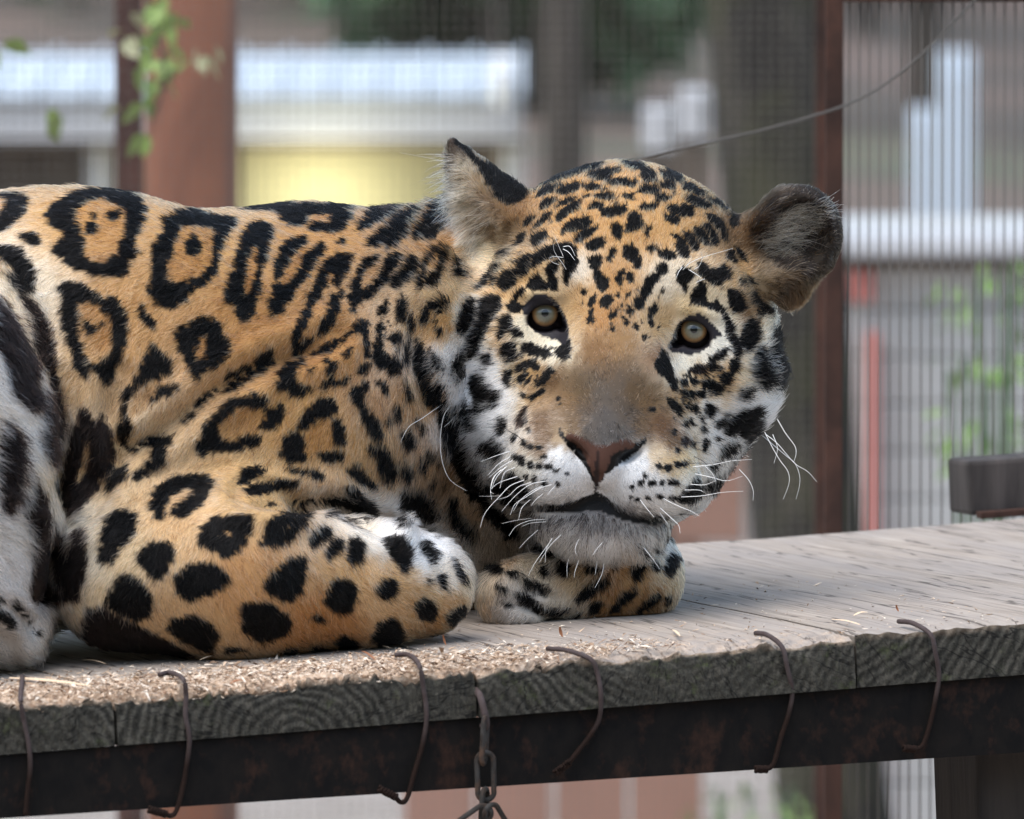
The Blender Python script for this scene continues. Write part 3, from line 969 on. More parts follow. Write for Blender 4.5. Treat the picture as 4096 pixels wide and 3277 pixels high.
Q k 450 1050 500 1010 560 1030 590 1080 540 1140 520 1240 500 1180 450 1120
Q k 620 980 680 970 720 1030 800 1040 850 990 890 1040 910 1120 860 1120 830 1170 780 1150 720 1130 650 1080
Q k 560 1290 600 1200 640 1140 700 1150 690 1240 720 1330 790 1310 850 1370 890 1440 910 1520 870 1500 830 1400 740 1370 650 1330 560 1320
S k 1060 110 1140 200 1150 300 1200 370 1220 460 1180 500 1160 400 1110 330 1090 230
Q k 890 1210 950 1210 1010 1280 1040 1360 1010 1400 930 1400 900 1300
S k 1220 290 1270 200 1320 155 1360 200 1360 330 1310 440 1270 440 1220 360
S k 1480 260 1510 240 1550 310 1570 450 1590 580 1560 720 1520 770 1490 700 1490 540 1480 400
Q k 1080 1230 1120 1230 1170 1310 1240 1390 1240 1420 1180 1370 1110 1290
Q k 990 1120 1020 1130 1030 1190 1000 1160
Q k 1040 1080 1080 1110 1100 1170 1060 1150
Q k 1140 1370 1180 1420 1170 1450
S k 1340 520 1380 400 1410 400 1420 500 1450 620 1460 700 1430 780 1380 760 1350 650
S k 1220 800 1260 740 1300 770 1290 830 1240 870
S k 1490 920 1530 890 1540 940 1510 980 1480 960
S k 1080 1090 1180 1010 1220 960 1300 960 1370 910 1390 940 1360 1060 1320 1180 1250 1230 1220 1160 1180 1140 1120 1170 1090 1140
S k 1030 1350 1050 1290 1150 1240 1190 1250 1140 1320 1050 1370
S k 1290 1290 1340 1210 1420 1160 1440 1180 1380 1260 1290 1330
S k 1000 1070 1080 1020 1090 1050 1010 1110
S k 900 900 980 910 990 980 960 1020 920 980
S k 880 700 960 690 1040 740 1050 790 1020 820 960 770 900 760
S k 1020 650 1080 620 1140 640 1120 730 1070 740
S k 1120 600 1130 520 1190 500 1190 600 1150 650
S k 930 580 980 490 1080 420 1110 430 1060 500 1000 530 990 610 940 610
S b 760 610 850 560 910 580 920 620 850 640
S k 700 690 740 690 750 740 720 740
S k 760 650 830 690 840 730 790 700
S k 690 790 780 800 830 800 820 850 740 830
S k 850 790 890 790 890 840 860 840
S k 490 520 540 430 590 500 600 570 640 670 660 780 620 760 580 680 510 640 480 580
S k 580 850 640 870 690 920 720 970 660 970 600 900
S k 740 900 770 900 760 940
S k 800 910 830 900 850 1000 820 970
S k 870 1010 890 1010 890 1060
S k 720 1050 740 1050 750 1090 720 1080
S k 770 1020 800 1040 800 1090 780 1070
S b 710 1190 740 1180 760 1230 740 1270 715 1240
S k 780 1220 820 1220 820 1260 790 1260
S k 690 1690 780 1620 820 1560 830 1500 850 1600 900 1620 1010 1540 1120 1490 1140 1510 1040 1590 900 1640 830 1690 760 1740 690 1740
S k 900 1200 925 1200 920 1300 895 1320
S k 1000 1420 1040 1390 980 1470 950 1470
S k 1370 100 1400 120 1390 160
S k 1290 20 1340 10 1350 40
S k 1400 60 1460 100 1460 130 1420 110
R k 630 280 650 180 720 120 745 170 720 250 660 320 630 310
R k 660 430 690 370 760 370 780 430 760 520 720 540 700 470
R k 740 280 790 240 850 290 830 310 770 310
R k 830 400 900 360 960 400 1060 430 1090 480 1040 500 970 460 900 470 840 430
R k 770 600 830 550 930 510 960 530 890 580 800 620
R k 925 580 960 545 990 560 960 600
R k 670 690 690 620 740 610 750 650 710 720 740 750 690 730
R k 800 680 840 640 860 660 830 710 800 710
R k 860 700 930 650 920 700 880 720
R k 970 720 1020 650 1080 590 1120 600 1060 670 1020 730 980 740
R k 890 840 950 820 1030 770 1040 790 970 840 920 860
R k 820 830 845 815 865 830 840 848
R k 1130 450 1180 400 1240 340 1250 420 1240 490 1180 500 1130 480
R k 490 490 520 450 540 500 560 560 520 560 490 530
R k 210 650 230 500 290 450 290 520 270 620 280 700 240 700
R k 380 680 410 640 460 660 500 740 560 780 640 800 640 870 560 860 480 880 490 980 450 980 420 870 400 760
R k 620 1100 640 1030 680 1030 690 1080 670 1160 630 1170
R k 240 920 300 870 330 940 370 1020 420 1130 390 1150 300 1030 250 980
R k 480 1270 520 1220 600 1250 650 1310 620 1390 560 1340 500 1310
R b 800 1050 830 990 850 930 880 920 850 1000 880 1050 850 1080 810 1080
R k 520 1600 640 1560 760 1500 830 1580 900 1660 950 1740 700 1740 660 1660
R k 0 720 130 740 140 900 200 1000 260 1100 250 1200 320 1330 430 1480 480 1620 520 1740 390 1740 370 1580 300 1450 200 1340 150 1230 130 1050 100 900 0 900
U k 130 50 250 330 330 430 450 560 570 700 600 760 500 740 400 640 300 520 230 420 180 280 100 150
P k 250 110 300 130 380 220 440 290 560 340 740 430 850 530 890 580 830 640 700 690 610 600 520 450 440 330 340 220 280 170
"""
# round spots on the muzzle: window, x, y, rx, ry
DOTS = """
S 500 1440 22 22,S 580 1445 28 26,S 680 1420 38 26,S 740 1410 20 18,S 385 1515 18 18,S 360 1580 24 20,S 450 1575 28 22,S 535 1580 22 20
S 640 1570 36 24,S 670 1300 18 22,S 455 950 20 22,S 635 1140 15 20,S 515 1705 25 15,S 640 1710 40 14,S 280 1610 22 16,S 1100 990 18 18,S 1020 1210 16 16,S 890 1120 18 26
R 850 1240 20 28,R 910 1260 28 25,R 980 1275 22 20,R 900 1130 14 14,R 830 1390 20 32,R 910 1425 24 24,R 985 1430 28 20,R 1065 1435 28 20,R 1145 1475 20 13
R 1025 1355 20 16,R 780 1355 28 18,R 940 1555 18 20,R 1030 1580 20 15,R 860 1530 20 15,R 1135 1590 20 16,R 1220 1510 10 9,R 770 1190 18 25,R 1145 850 20 17,R 1175 892 12 12,R 580 920 24 22
U 1010 215 12 10,U 815 285 18 14,U 1705 420 22 14,U 1810 410 20 14,U 1620 425 14 12,U 1560 400 10 10,Q 315 1225 14 16,Q 285 1530 12 10
"""
# ground colour of the coat: photograph x y, r g b
COAT = """
300 800 222 172 112,1830 2480 196 148 100,1660 2420 210 166 118,900 850 222 172 112,1300 900 214 160 100,1700 850 205 150 92,1800 1000 205 150 92,500 1300 212 162 108,1000 1300 202 150 96,1300 1400 205 150 95
300 1500 208 170 125,420 1850 205 172 130,250 1900 205 182 148,250 2100 208 195 172,330 2250 205 190 165,40 1500 194 186 178,30 2000 198 190 182,100 2350 198 190 184,60 1200 226 206 176,150 1500 220 200 170,170 1800 214 204 190,-200 1500 215 180 130,-400 1200 220 170 110,-300 2100 220 210 200
1200 1700 220 168 108,1500 1850 208 160 106,1000 1950 224 182 130,700 2100 222 182 136,480 2200 222 192 150,420 2400 220 196 160,1000 2350 208 158 108,1300 2500 202 142 88,600 2500 212 172 128,800 2600 210 170 125,1400 2300 215 172 122
1500 2120 240 222 195,1560 2120 246 240 230,1700 2200 246 244 240,1800 2300 232 216 194,1730 2400 214 176 130,1750 2500 205 155 105,1850 2560 195 145 92,1850 2420 200 158 112,1880 2350 222 200 168,1600 2330 216 175 126
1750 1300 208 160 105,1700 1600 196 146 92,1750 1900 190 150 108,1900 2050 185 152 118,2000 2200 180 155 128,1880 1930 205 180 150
1820 1450 238 232 224,1850 1650 240 239 238,1900 1850 236 232 228,2000 2000 225 210 192,1960 1750 238 237 236,2030 1620 236 230 222,1800 1180 220 185 140
2500 900 222 170 110,2300 900 216 164 106,2700 900 218 166 106,2200 750 212 160 102,2550 720 222 170 112,2450 1120 206 156 102,2400 1250 192 140 88,2330 1180 206 162 112,2317 1094 232 214 188,2685 1124 230 210 180,2300 1230 198 156 106,2270 1260 208 172 126,2660 1290 202 165 118
2000 1150 220 174 120,1930 1000 228 206 168,1850 1250 236 224 202,2000 1350 220 180 132,1900 1400 234 222 202,1880 1550 241 240 238,1980 1600 238 238 237,2050 1500 216 186 142,1950 1480 238 232 224,2090 1100 218 172 118
2150 1360 240 224 190,2085 1310 240 224 190,2210 1395 240 226 195,2070 1275 238 222 190,2120 1480 181 141 91,2200 1520 111 81 51,2060 1230 214 172 122,2140 1163 218 192 150,2230 1190 205 175 135
2400 1400 140 103 67,2420 1480 113 91 69,2420 1580 84 76 68,2420 1680 80 75 71,2420 1740 89 85 82,2320 1560 103 83 59,2530 1560 102 80 56,2270 1600 133 104 73,2590 1600 132 102 70,2300 1700 117 94 69,2570 1700 112 88 63,2450 1375 167 129 88,2340 1640 83 71 59,2510 1640 83 71 59,2470 1540 92 79 66,2370 1540 91 78 63,2350 1720 86 80 75,2490 1720 86 81 76
2150 1680 110 81 55,2200 1750 107 81 58,2150 1800 115 89 62,2230 1830 236 234 230,2300 1880 239 240 241,2200 1950 236 236 236,2100 1880 232 222 200,2060 1720 232 216 194,2340 1960 234 234 234,2070 1620 224 200 164,2130 1600 180 141 95,2250 1760 188 163 128
2650 1700 103 72 46,2700 1760 103 74 48,2620 1830 206 184 152,2560 1850 234 233 230,2520 1920 237 238 239,2650 1960 234 232 227,2750 1850 218 192 148,2600 2010 234 232 227,2740 1940 228 218 196,2680 1870 200 168 122,2480 1980 235 235 235,2450 1930 225 225 226
2800 1480 206 164 110,2650 1440 144 100 64,2690 1450 238 228 202,2760 1450 238 228 202,2830 1420 240 230 206,2880 1375 240 230 206,2860 1400 240 230 206,2900 1500 216 170 116,2990 1250 144 108 71,2960 1100 221 175 122,3050 1120 150 131 104,3100 1300 232 210 176,3150 1450 238 230 216,3000 1500 226 206 172,2880 1580 218 190 150,2840 1630 230 224 212,3000 1650 236 234 231,3100 1650 239 237 234,2950 1800 233 228 222,2850 1870 226 219 207,2800 1700 228 212 188,2750 1600 206 164 115,3080 1800 236 233 230,2880 1980 225 220 212,2900 1720 236 232 226
2771 1237 208 182 140,2887 1283 238 222 190,2850 1240 228 206 170,2720 1330 215 195 165
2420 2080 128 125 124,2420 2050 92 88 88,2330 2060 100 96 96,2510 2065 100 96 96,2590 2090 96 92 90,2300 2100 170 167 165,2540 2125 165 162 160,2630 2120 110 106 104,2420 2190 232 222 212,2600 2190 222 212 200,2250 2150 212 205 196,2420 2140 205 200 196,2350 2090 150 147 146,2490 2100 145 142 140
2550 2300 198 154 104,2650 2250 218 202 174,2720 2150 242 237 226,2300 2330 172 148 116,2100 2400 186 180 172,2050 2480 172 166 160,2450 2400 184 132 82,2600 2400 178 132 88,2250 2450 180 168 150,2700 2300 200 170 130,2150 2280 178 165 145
1839 660 186 174 152,1840 780 186 174 152,1880 860 176 165 148,1870 980 222 210 190,1960 850 120 94 66,2020 880 112 86 58,1900 720 144 121 92,1930 780 114 90 64,2000 930 120 96 68,1930 910 139 119 96,1795 730 120 106 90,1810 570 57 46 40,1850 610 90 76 62,1790 650 60 52 46,2060 830 160 118 76
3225 740 52 44 37,3330 800 50 42 36,3365 900 50 42 36,3330 1030 46 40 34,3150 790 60 50 40,3080 830 47 35 24,3170 880 72 61 49,3250 900 62 52 43,3200 980 46 38 31,3270 980 40 34 29,3040 900 92 66 40,3020 960 99 71 44,3120 1010 79 66 54,3200 1130 77 57 35,3180 1200 80 56 33,3150 1160 52 40 29,3250 1080 39 32 24,3100 1090 112 96 77
"""
# hair direction: photograph x y, direction dx dy (down is +), length mm, lift
COMB = """
300 900 -10 3 9 .32,900 900 -10 4 9 .32,1400 950 -9 4 9 .3,1800 950 -8 3 9 .32,300 1300 -8 6 10 .32,900 1400 -8 6 10 .32,1400 1300 -7 6 9 .3,1750 1300 -6 6 11 .35,1700 1700 -4 8 13 .38,1800 1950 -3 9 15 .4,1950 2150 -2 9 17 .45,2020 2250 2 9 15 .4
1200 1700 -6 8 10 .32,900 2000 -8 5 9 .32,500 1600 -4 9 11 .32,350 1950 -3 9 13 .35,250 2150 -4 9 16 .4,50 1300 7 7 18 .4,40 1700 9 4 22 .4,60 2100 9 5 22 .4,100 2400 7 6 12 .3,-300 1500 4 8 12 .3
500 2200 -6 8 11 .34,700 2200 -2 9 10 .32,700 2500 4 8 10 .3,1000 2300 4 8 10 .3,1300 2500 5 8 10 .3,1450 2250 6 7 10 .36,1600 2130 5 -6 12 .45,1750 2200 8 -3 12 .4,1850 2400 8 5 10 .35,1800 2550 6 8 9 .3
1820 1250 -10 -1 20 .58,1830 1450 -10 1 23 .6,1860 1700 -9 4 23 .6,1950 1900 -8 7 20 .5,2080 2050 -4 9 14 .4,3110 1300 9 -4 16 .45,3120 1500 10 1 20 .58,3120 1680 9 3 22 .58,2990 1860 8 6 18 .42,2850 2000 6 8 14 .4
2480 1180 0 -10 6 .3,2500 900 1 -10 7 .32,2520 700 1 -10 9 .34,2200 900 -4 -9 8 .32,2850 900 6 -8 8 .32,2050 1100 -9 -5 9 .33,2950 1250 9 -3 9 .33,2100 700 -6 -7 9 .32,1980 1050 -9 -4 14 .4
2420 1600 0 -10 3.5 .35,2420 1480 0 -10 4 .35,2420 1740 0 10 4 .35,2300 1550 -7 -6 4 .25,2550 1550 7 -6 4 .25,2250 1650 -9 -2 5 .28,2600 1650 9 -3 5 .28
2150 1780 -9 3 6 .3,2230 1900 -6 7 6 .3,2330 1960 -2 9 6 .3,2080 1900 -8 6 8 .32,2650 1780 9 2 6 .3,2580 1930 5 8 6 .3,2500 1960 2 9 6 .3,2740 1900 8 5 8 .32
2050 1450 -9 2 11 .36,2150 1450 -8 4 6 .3,1950 1550 -10 2 16 .4,2850 1480 8 3 8 .32,2800 1600 9 2 10 .34,2980 1600 10 2 15 .4,2200 1330 -3 9 5 .3,2750 1430 4 9 5 .3,2130 1180 -5 -8 6 .3,2830 1220 5 -8 6 .3
2420 2070 0 10 11 .4,2280 2110 -6 8 11 .4,2560 2120 6 8 11 .4,2420 2190 0 10 19 .5,2300 2200 -4 9 19 .5,2560 2200 4 9 18 .5
1830 650 -9 1 13 .55,1850 800 -9 3 22 .6,1880 950 -8 5 24 .6,1960 850 -6 5 12 .4,2000 750 3 -8 5 .3,1900 640 4 -8 4 .3,1815 570 0 -10 3 .3,2050 800 5 -7 6 .3,1890 1060 -8 6 20 .5
3230 740 5 -8 4 .3,3360 900 9 0 4 .3,3330 1040 7 6 5 .3,3050 880 8 -5 9 .35,3120 930 9 -4 12 .4,3200 900 9 -3 10 .4,3150 1040 8 -6 13 .4,3260 950 5 -7 8 .35,3200 1150 4 9 10 .35,3170 1210 0 10 10 .35,3080 1100 7 -3 12 .4
2550 2300 4 8 9 .32,2680 2250 7 6 9 .32,2300 2380 -5 7 10 .36,2080 2450 -6 7 9 .34,2600 2420 4 8 8 .3,2720 2150 6 6 9 .35
"""
# ================================================================== the jaguar
# The body is one signed distance field (camera-aligned metric frame), meshed once.
def cf(px, py, z=0.0):
    d = DEP + z * K
    return np.array([d * (px - 2048) / 4096 * FOV, d * (1638.5 - py) / 4096 * FOV, d - DEP])


ROLL = math.radians(6.6)
HC, HS = math.cos(ROLL), math.sin(ROLL)


def hd(a, b, c):
    """head-local (right, down, back) -> photograph px, py, z"""
    return 2477 + a * HC - b * HS, 1293 + a * HS + b * HC, -50 + c


def rotm(roll=0.0, yaw=0.0, tilt=0.0):
    """rows: local axes right/down/back in the camera frame; roll clockwise in the picture"""
    r, y, t = (math.radians(v) for v in (roll, yaw, tilt))
    A = np.array([[math.cos(r), -math.sin(r), 0], [-math.sin(r), -math.cos(r), 0], [0, 0, 1.0]])
    Y = np.array([[math.cos(y), 0, math.sin(y)], [0, 1, 0], [-math.sin(y), 0, math.cos(y)]])
    T = np.array([[1, 0, 0], [0, math.cos(t), math.sin(t)], [0, -math.sin(t), math.cos(t)]])
    return T @ Y @ A


PR = []


def slope(px):
    return 0.364 * (px - 2375)


def ell(px, py, z, r, k=60, roll=0, yaw=0, tilt=0, op='u'):
    PR.append(('e', cf(px, py, z), rotm(roll, yaw, tilt), np.array(r) * K, k * K, op))


def cone(p0, r0, p1, r1, k=60, op='u'):
    PR.append(('c', cf(*p0), cf(*p1), (r0 * K, r1 * K), k * K, op))


def hell(a, b, c, r, k=60, roll=0, yaw=0, tilt=0, op='u'):
    ell(*hd(a, b, c), r, k, 6.6 + roll, yaw, tilt, op)


def hcone(a, r0, b, r1, k=60, op='u'):
    cone(hd(*a), r0, hd(*b), r1, k, op)


# --- trunk
ell(-900, 1760, slope(-900) + 480, (950, 850, 760), 100)
ell(150, 1640, slope(150) + 500, (1350, 868, 790), 200)
ell(1080, 1640, slope(1080) + 520, (760, 803, 640), 240, yaw=30)
ell(330, 1300, slope(330) + 300, (560, 470, 450), 200)
ell(1850, 1980, 720, (600, 540, 460), 160)
cone((1330, 1420, 200), 590, (2200, 1320, 1200), 500, 160)
# --- right shoulder, upper arm, forearm, carpus
ell(1060, 1760, slope(1060) - 20, (640, 400, 330), 130, roll=-38, yaw=28)
cone((1300, 1570, slope(1300) + 180), 330, (560, 2150, slope(560) - 190), 330, 110)
cone((500, 2300, slope(500) - 400), 290, (960, 2310, slope(960) - 490), 320, 130)
cone((960, 2310, slope(960) - 490), 315, (1480, 2335, slope(1480) - 520), 245, 130)
cone((1480, 2335, slope(1480) - 520), 245, (1685, 2345, slope(1685) - 500), 200, 60)
# --- left forearm and paw under the chin
cone((2050, 2390, slope(2050) + 60), 140, (2520, 2310, slope(2520) + 60), 190, 60)
cone((2530, 2295, slope(2530) + 60), 195, (2250, 2150, slope(2250) + 700), 260, 60)
for i in range(4):
    x = 2008 - 12 * i
    ell(x + i * 36, 2365 + i * 38, slope(2080) + 40 - i * 22, (95, 52, 60), 22, roll=-14)
# --- right thigh, hind foot
ell(-330, 1770, slope(-330) - 330, (520, 800, 420), 50, roll=-14)
ell(-250, 2300, slope(-250) - 400, (400, 330, 330), 60)
cone((-420, 2510, slope(-300) - 430), 165, (40, 2520, slope(40) - 400), 140, 50)
for i in range(3):
    ell(95 + 18 * i, 2570 - 55 * i, slope(80) - 460 + 60 * i, (80, 62, 75), 30)
# --- head
hell(0, -140, 440, (560, 508, 480), 80)
for s in (-1, 1):
    hell(s * 350, 130, 300, (305, 380, 330), 130)
    hell(-300 if s < 0 else 205, 480, 200, (280, 300, 300), 130)
    hell(s * 250, -190, 120, (230, 130, 150), 90, roll=s * 8)
hell(0, 330, 30, (330, 330, 330), 120)
hcone((0, -60, 60), 175, (0, 430, -300), 150, 110)
for s in (-1, 1):
    hell(s * 178, 590, -240, (215, 165, 215), 70, roll=s * 10)
    hell(s * 150, 480, -200, (190, 150, 180), 80)
hell(20, 800, -130, (270, 150, 210), 70)
hell(0, 470, -370, (150, 95, 115), 60)
hell(-5, 545, -400, (75, 110, 95), 45)
# nostrils, philtrum and mouth line
for s in (-1, 1):
    hell(s * 112, 522, -470, (62, 24, 70), 14, roll=s * -36, op='s')
hcone((-4, 610, -470), 10, (-4, 740, -450), 12, 16, 's')
ML = [(-330, 735, -190), (-248, 760, -270), (-137, 752, -360), (-14, 696, -440), (60, 732, -420), (135, 762, -360), (283, 750, -250), (345, 715, -190)]
for p, q in zip(ML[:-1], ML[1:]):
    hcone(p, 24, q, 24, 22, 's')
# eyes: lids bulge, opening cut to the eyeball
EYES = [(2178, 1260, -52, -1), (2776, 1325, -52, 1)]
for (ex, ey, ez, s) in EYES:
    ell(ex, ey, ez + 95, (128, 118, 105), 50, roll=6.6)
    ell(ex, ey - 84, ez + 24, (114, 42, 66), 30, roll=6.6 + s * 6)
    ell(ex - s * 4, ey + 16, ez - 20, (73, 55, 140), 8, roll=6.6 + s * 14, op='s')
    ell(ex - s * 66, ey + 46, ez - 10, (34, 20, 80), 12, roll=6.6 - s * 40, op='s')
# ears
cone((1985, 900, 260), 150, (1812, 575, 250), 24, 60)
cone((2075, 850, 300), 95, (1870, 630, 270), 32, 40)
cone((1905, 960, 100), 120, (1800, 640, 150), 18, 16, 's')
ell(3187, 940, 210, (188, 204, 110), 40, yaw=12)
cone((2890, 990, 300), 105, (3090, 925, 250), 105, 50)
cone((2940, 1080, 280), 120, (3130, 1050, 240), 100, 50)
ell(3205, 950, 85, (142, 172, 130), 22, yaw=12, op='s')
ell(3090, 1000, 60, (150, 120, 130), 40, yaw=12, op='s')
ell(3160, 1135, 200, (85, 95, 70), 50, roll=25)


# platform plane in the camera frame (used for contact)
TAU, PHI = math.radians(2.5), math.radians(20)
E_W = Vector((math.cos(PHI) * math.cos(TAU), math.sin(PHI) * math.cos(TAU), math.sin(TAU)))
D_W = Vector((-math.sin(PHI), math.cos(PHI), 0))
N_W = E_W.cross(D_W).normalized()
P0_W = at(2375, 2470, -20)
N_C = np.array([N_W.dot(R), N_W.dot(U), N_W.dot(F)])
_p = P0_W - (CAM + DEP * F)
P0_C = np.array([_p.dot(R), _p.dot(U), _p.dot(F)])


def sdf(P, margin=0.03):
    d = np.full(len(P), 0.5)
    for (t, a, b, r, k, op) in PR:
        if t == 'e':
            rm = r.max() + margin
            idx = np.nonzero(((P - a) ** 2).sum(1) < rm * rm * 1.2)[0]
            if len(idx) == 0: continue
            q = (P[idx] - a) @ b.T
            k0 = np.sqrt(((q / r) ** 2).sum(1))
            k1 = np.sqrt(((q / (r * r)) ** 2).sum(1)) + 1e-9
            v = k0 * (k0 - 1) / k1
            v = np.where(k0 < 1e-3, -r.min(), v)
        else:
            rm = max(r) + margin + 0.5 * np.linalg.norm(b - a)
            idx = np.nonzero(((P - (a + b) / 2) ** 2).sum(1) < rm * rm * 1.2)[0]
            if len(idx) == 0: continue
            q = P[idx] - a
            ab = b - a
            h = np.clip((q @ ab) / (ab @ ab), 0, 1)
            v = np.sqrt(((q - h[:, None] * ab) ** 2).sum(1)) - (r[0] + (r[1] - r[0]) * h)
        o = d[idx]
        if op == 'u':
            h = np.maximum(k - np.abs(o - v), 0) / k
            d[idx] = np.minimum(o, v) - h * h * k * 0.25
        else:
            v = -v
            h = np.maximum(k - np.abs(o - v), 0) / k
            d[idx] = np.maximum(o, v) + h * h * k * 0.25
    pl = (P - P0_C) @ N_C
    return np.maximum(d, -pl)


def surface_nets(lo, hi, h):
    n = np.ceil((hi - lo) / h).astype(int) + 1
    ax = [lo[i] + h * np.arange(n[i]) for i in range(3)]
    G = np.empty(n, np.float32)
    for i in range(0, n[0], 24):      # slabs keep memory low
        X, Y, Z = np.meshgrid(ax[0][i:i + 24], ax[1], ax[2], indexing='ij')
        P = np.stack([X.ravel(), Y.ravel(), Z.ravel()], 1)
        G[i:i + 24] = sdf(P).reshape(X.shape)
    S = G < 0
    m = n - 1
    cnt = np.zeros(m, np.int8)
    for dx in (0, 1):
        for dy in (0, 1):
            for dz in (0, 1):
                cnt += S[dx:dx + m[0], dy:dy + m[1], dz:dz + m[2]]
    act = (cnt > 0) & (cnt < 8)
    vid = np.full(m, -1, np.int64)
    c = np.argwhere(act)
    vid[act] = np.arange(len(c))
    acc = np.zeros((len(c), 3)); wt = np.zeros(len(c))
    for axis in range(3):
        o1, o2 = [i for i in range(3) if i != axis]
        for u in (0, 1):
            for v in (0, 1):
                a = c.copy(); a[:, o1] += u; a[:, o2] += v
                b = a.copy(); b[:, axis] += 1
                ga = G[a[:, 0], a[:, 1], a[:, 2]]; gb = G[b[:, 0], b[:, 1], b[:, 2]]
                cr = (ga < 0) != (gb < 0)
                t = np.where(cr, ga / np.where(cr, ga - gb, 1), 0)
                p = a.astype(float); p[:, axis] += t
                acc[cr] += p[cr]; wt[cr] += 1
    V = lo + h * acc / wt[:, None]
    quads = []
    for axis in range(3):
        o1, o2 = [(1, 2), (2, 0), (0, 1)][axis]
        sl0 = [slice(1, -1)] * 3; sl1 = [slice(1, -1)] * 3
        A = S
        e = np.argwhere(np.diff(A.astype(np.int8), axis=axis) != 0)
        e = e[(e[:, o1] > 0) & (e[:, o2] > 0) & (e[:, o1] < m[o1]) & (e[:, o2] < m[o2])]
        ins = A[e[:, 0], e[:, 1], e[:, 2]]
        q = []
        for (du, dv) in ((0, 0), (-1, 0), (-1, -1), (0, -1)):
            x = e.copy(); x[:, o1] += du; x[:, o2] += dv
            q.append(vid[x[:, 0], x[:, 1], x[:, 2]])
        q = np.stack(q, 1)
        q[~ins] = q[~ins][:, ::-1]
        quads.append(q)
    return V, np.concatenate(quads)


def grad(P, e=0.0008):
    g = np.empty_like(P)
    for i in range(3):
        dlt = np.zeros(3); dlt[i] = e
        g[:, i] = (sdf(P + dlt) - sdf(P - dlt)) / (2 * e)
    return g


def subdivide(V, Q, sel):
    """split the selected quads in four"""
    keep = Q[~sel]; S = Q[sel]
    ed = np.stack([S, np.roll(S, -1, 1)], 2).reshape(-1, 2)
    es = np.sort(ed, 1)
    uq, inv = np.unique(es, axis=0, return_inverse=True)
    inv = inv.reshape(-1, 4)
    mid = V[uq].mean(1); cen = V[S].mean(1)
    nV = np.concatenate([V, mid, cen])
    mi = inv + len(V); ci = np.arange(len(S)) + len(V) + len(mid)
    new = [np.stack([S[:, i], mi[:, i], ci, mi[:, i - 1]], 1) for i in range(4)]
    return nV, np.concatenate([keep] + new)


_lo = cf(-1850, 2800, -1700); _hi = cf(3450, 480, 1500)
_lo[2], _hi[2] = -0.46, 0.39
_lo[0], _hi[0] = -0.78, 0.285
_lo[1], _hi[1] = -0.23, 0.225
JV, JQ = surface_nets(_lo, _hi, 0.0042)
_head = (JV[:, 0] > cf(1740, 0, 0)[0]) & (JV[:, 1] > cf(0, 2290, 0)[1]) & (JV[:, 2] < 0.11)
JV, JQ = subdivide(JV, JQ, _head[JQ].all(1))
for _ in range(2):
    g = grad(JV)
    s = sdf(JV)
    stp = -(s / np.maximum((g * g).sum(1), 0.2))[:, None] * g
    ln = np.linalg.norm(stp, axis=1, keepdims=True)
    JV = JV + stp * np.minimum(1, 0.0015 / np.maximum(ln, 1e-9))
JN = grad(JV)
JN /= np.maximum(np.linalg.norm(JN, axis=1, keepdims=True), 1e-6)

def pix(P):
    """camera frame point -> photograph pixel"""
    d = DEP + P[:, 2]
    return 2048 + P[:, 0] / d / FOV * 4096, 1638.5 - P[:, 1] / d / FOV * 4096


# skin folds: shallow creases along lines on the near side
FOLDS = [((492, 1808, 603, 1757, 784, 1623, 881, 1553, 1085, 1446, 1225, 1405, 1330, 1350), .0085, 42),
         ((983, 1984, 1164, 2012, 1317, 2005, 1457, 2080, 1525, 2110), .012, 40),
         ((470, 1500, 440, 1640, 490, 1800, 420, 1960, 330, 2080), .006, 40),
         ((235, 1500, 250, 1750, 235, 1900, 262, 2080), .006, 30),
         ((2010, 2390, 2110, 2420, 2200, 2470, 2290, 2460), .005, 22), ((2030, 2340, 2130, 2370, 2230, 2390), .004, 18),
         ((20, 2400, 110, 2480, 160, 2570), .005, 20), ((-30, 2500, 40, 2570, 60, 2640), .005, 20),
         ((1780, 1690, 1700, 1580, 1650, 1400, 1680, 1250), .004, 40)]
_x, _y = pix(JV)
_disp = np.zeros(len(JV))
for ln, dep, wd in FOLDS:
    p = np.array(ln, float).reshape(-1, 2)
    best = np.full(len(JV), 1e9)
    for a_, b_ in zip(p[:-1], p[1:]):
        ab = b_ - a_
        t_ = np.clip(((_x - a_[0]) * ab[0] + (_y - a_[1]) * ab[1]) / (ab @ ab), 0, 1)
        best = np.minimum(best, np.hypot(_x - a_[0] - t_ * ab[0], _y - a_[1] - t_ * ab[1]))
    e_ = np.minimum(np.hypot(_x - p[0, 0], _y - p[0, 1]), np.hypot(_x - p[-1, 0], _y - p[-1, 1]))
    fade = np.clip(e_ / 90, 0.15, 1)
    _disp += dep * fade * (-np.exp(-(best / wd) ** 2) + 0.55 * np.exp(-((best - 2.1 * wd) / (1.1 * wd)) ** 2))
_disp[JN[:, 2] > 0.15] = 0
JV = JV + JN * _disp[:, None]
_t = JQ
_fn = np.cross(JV[_t[:, 1]] - JV[_t[:, 0]], JV[_t[:, 2]] - JV[_t[:, 0]]) + np.cross(JV[_t[:, 2]] - JV[_t[:, 0]], JV[_t[:, 3]] - JV[_t[:, 0]])
_vn = np.zeros_like(JV)
for k_ in range(4):
    for c_ in range(3):
        _vn[:, c_] += np.bincount(_t[:, k_], _fn[:, c_], len(JV))
_vn /= np.maximum(np.linalg.norm(_vn, axis=1, keepdims=True), 1e-12)
_vn *= np.sign((_vn * JN).sum(1, keepdims=True) + 1e-9)
JN = np.where(np.abs(_disp)[:, None] > 1e-5, _vn, JN)

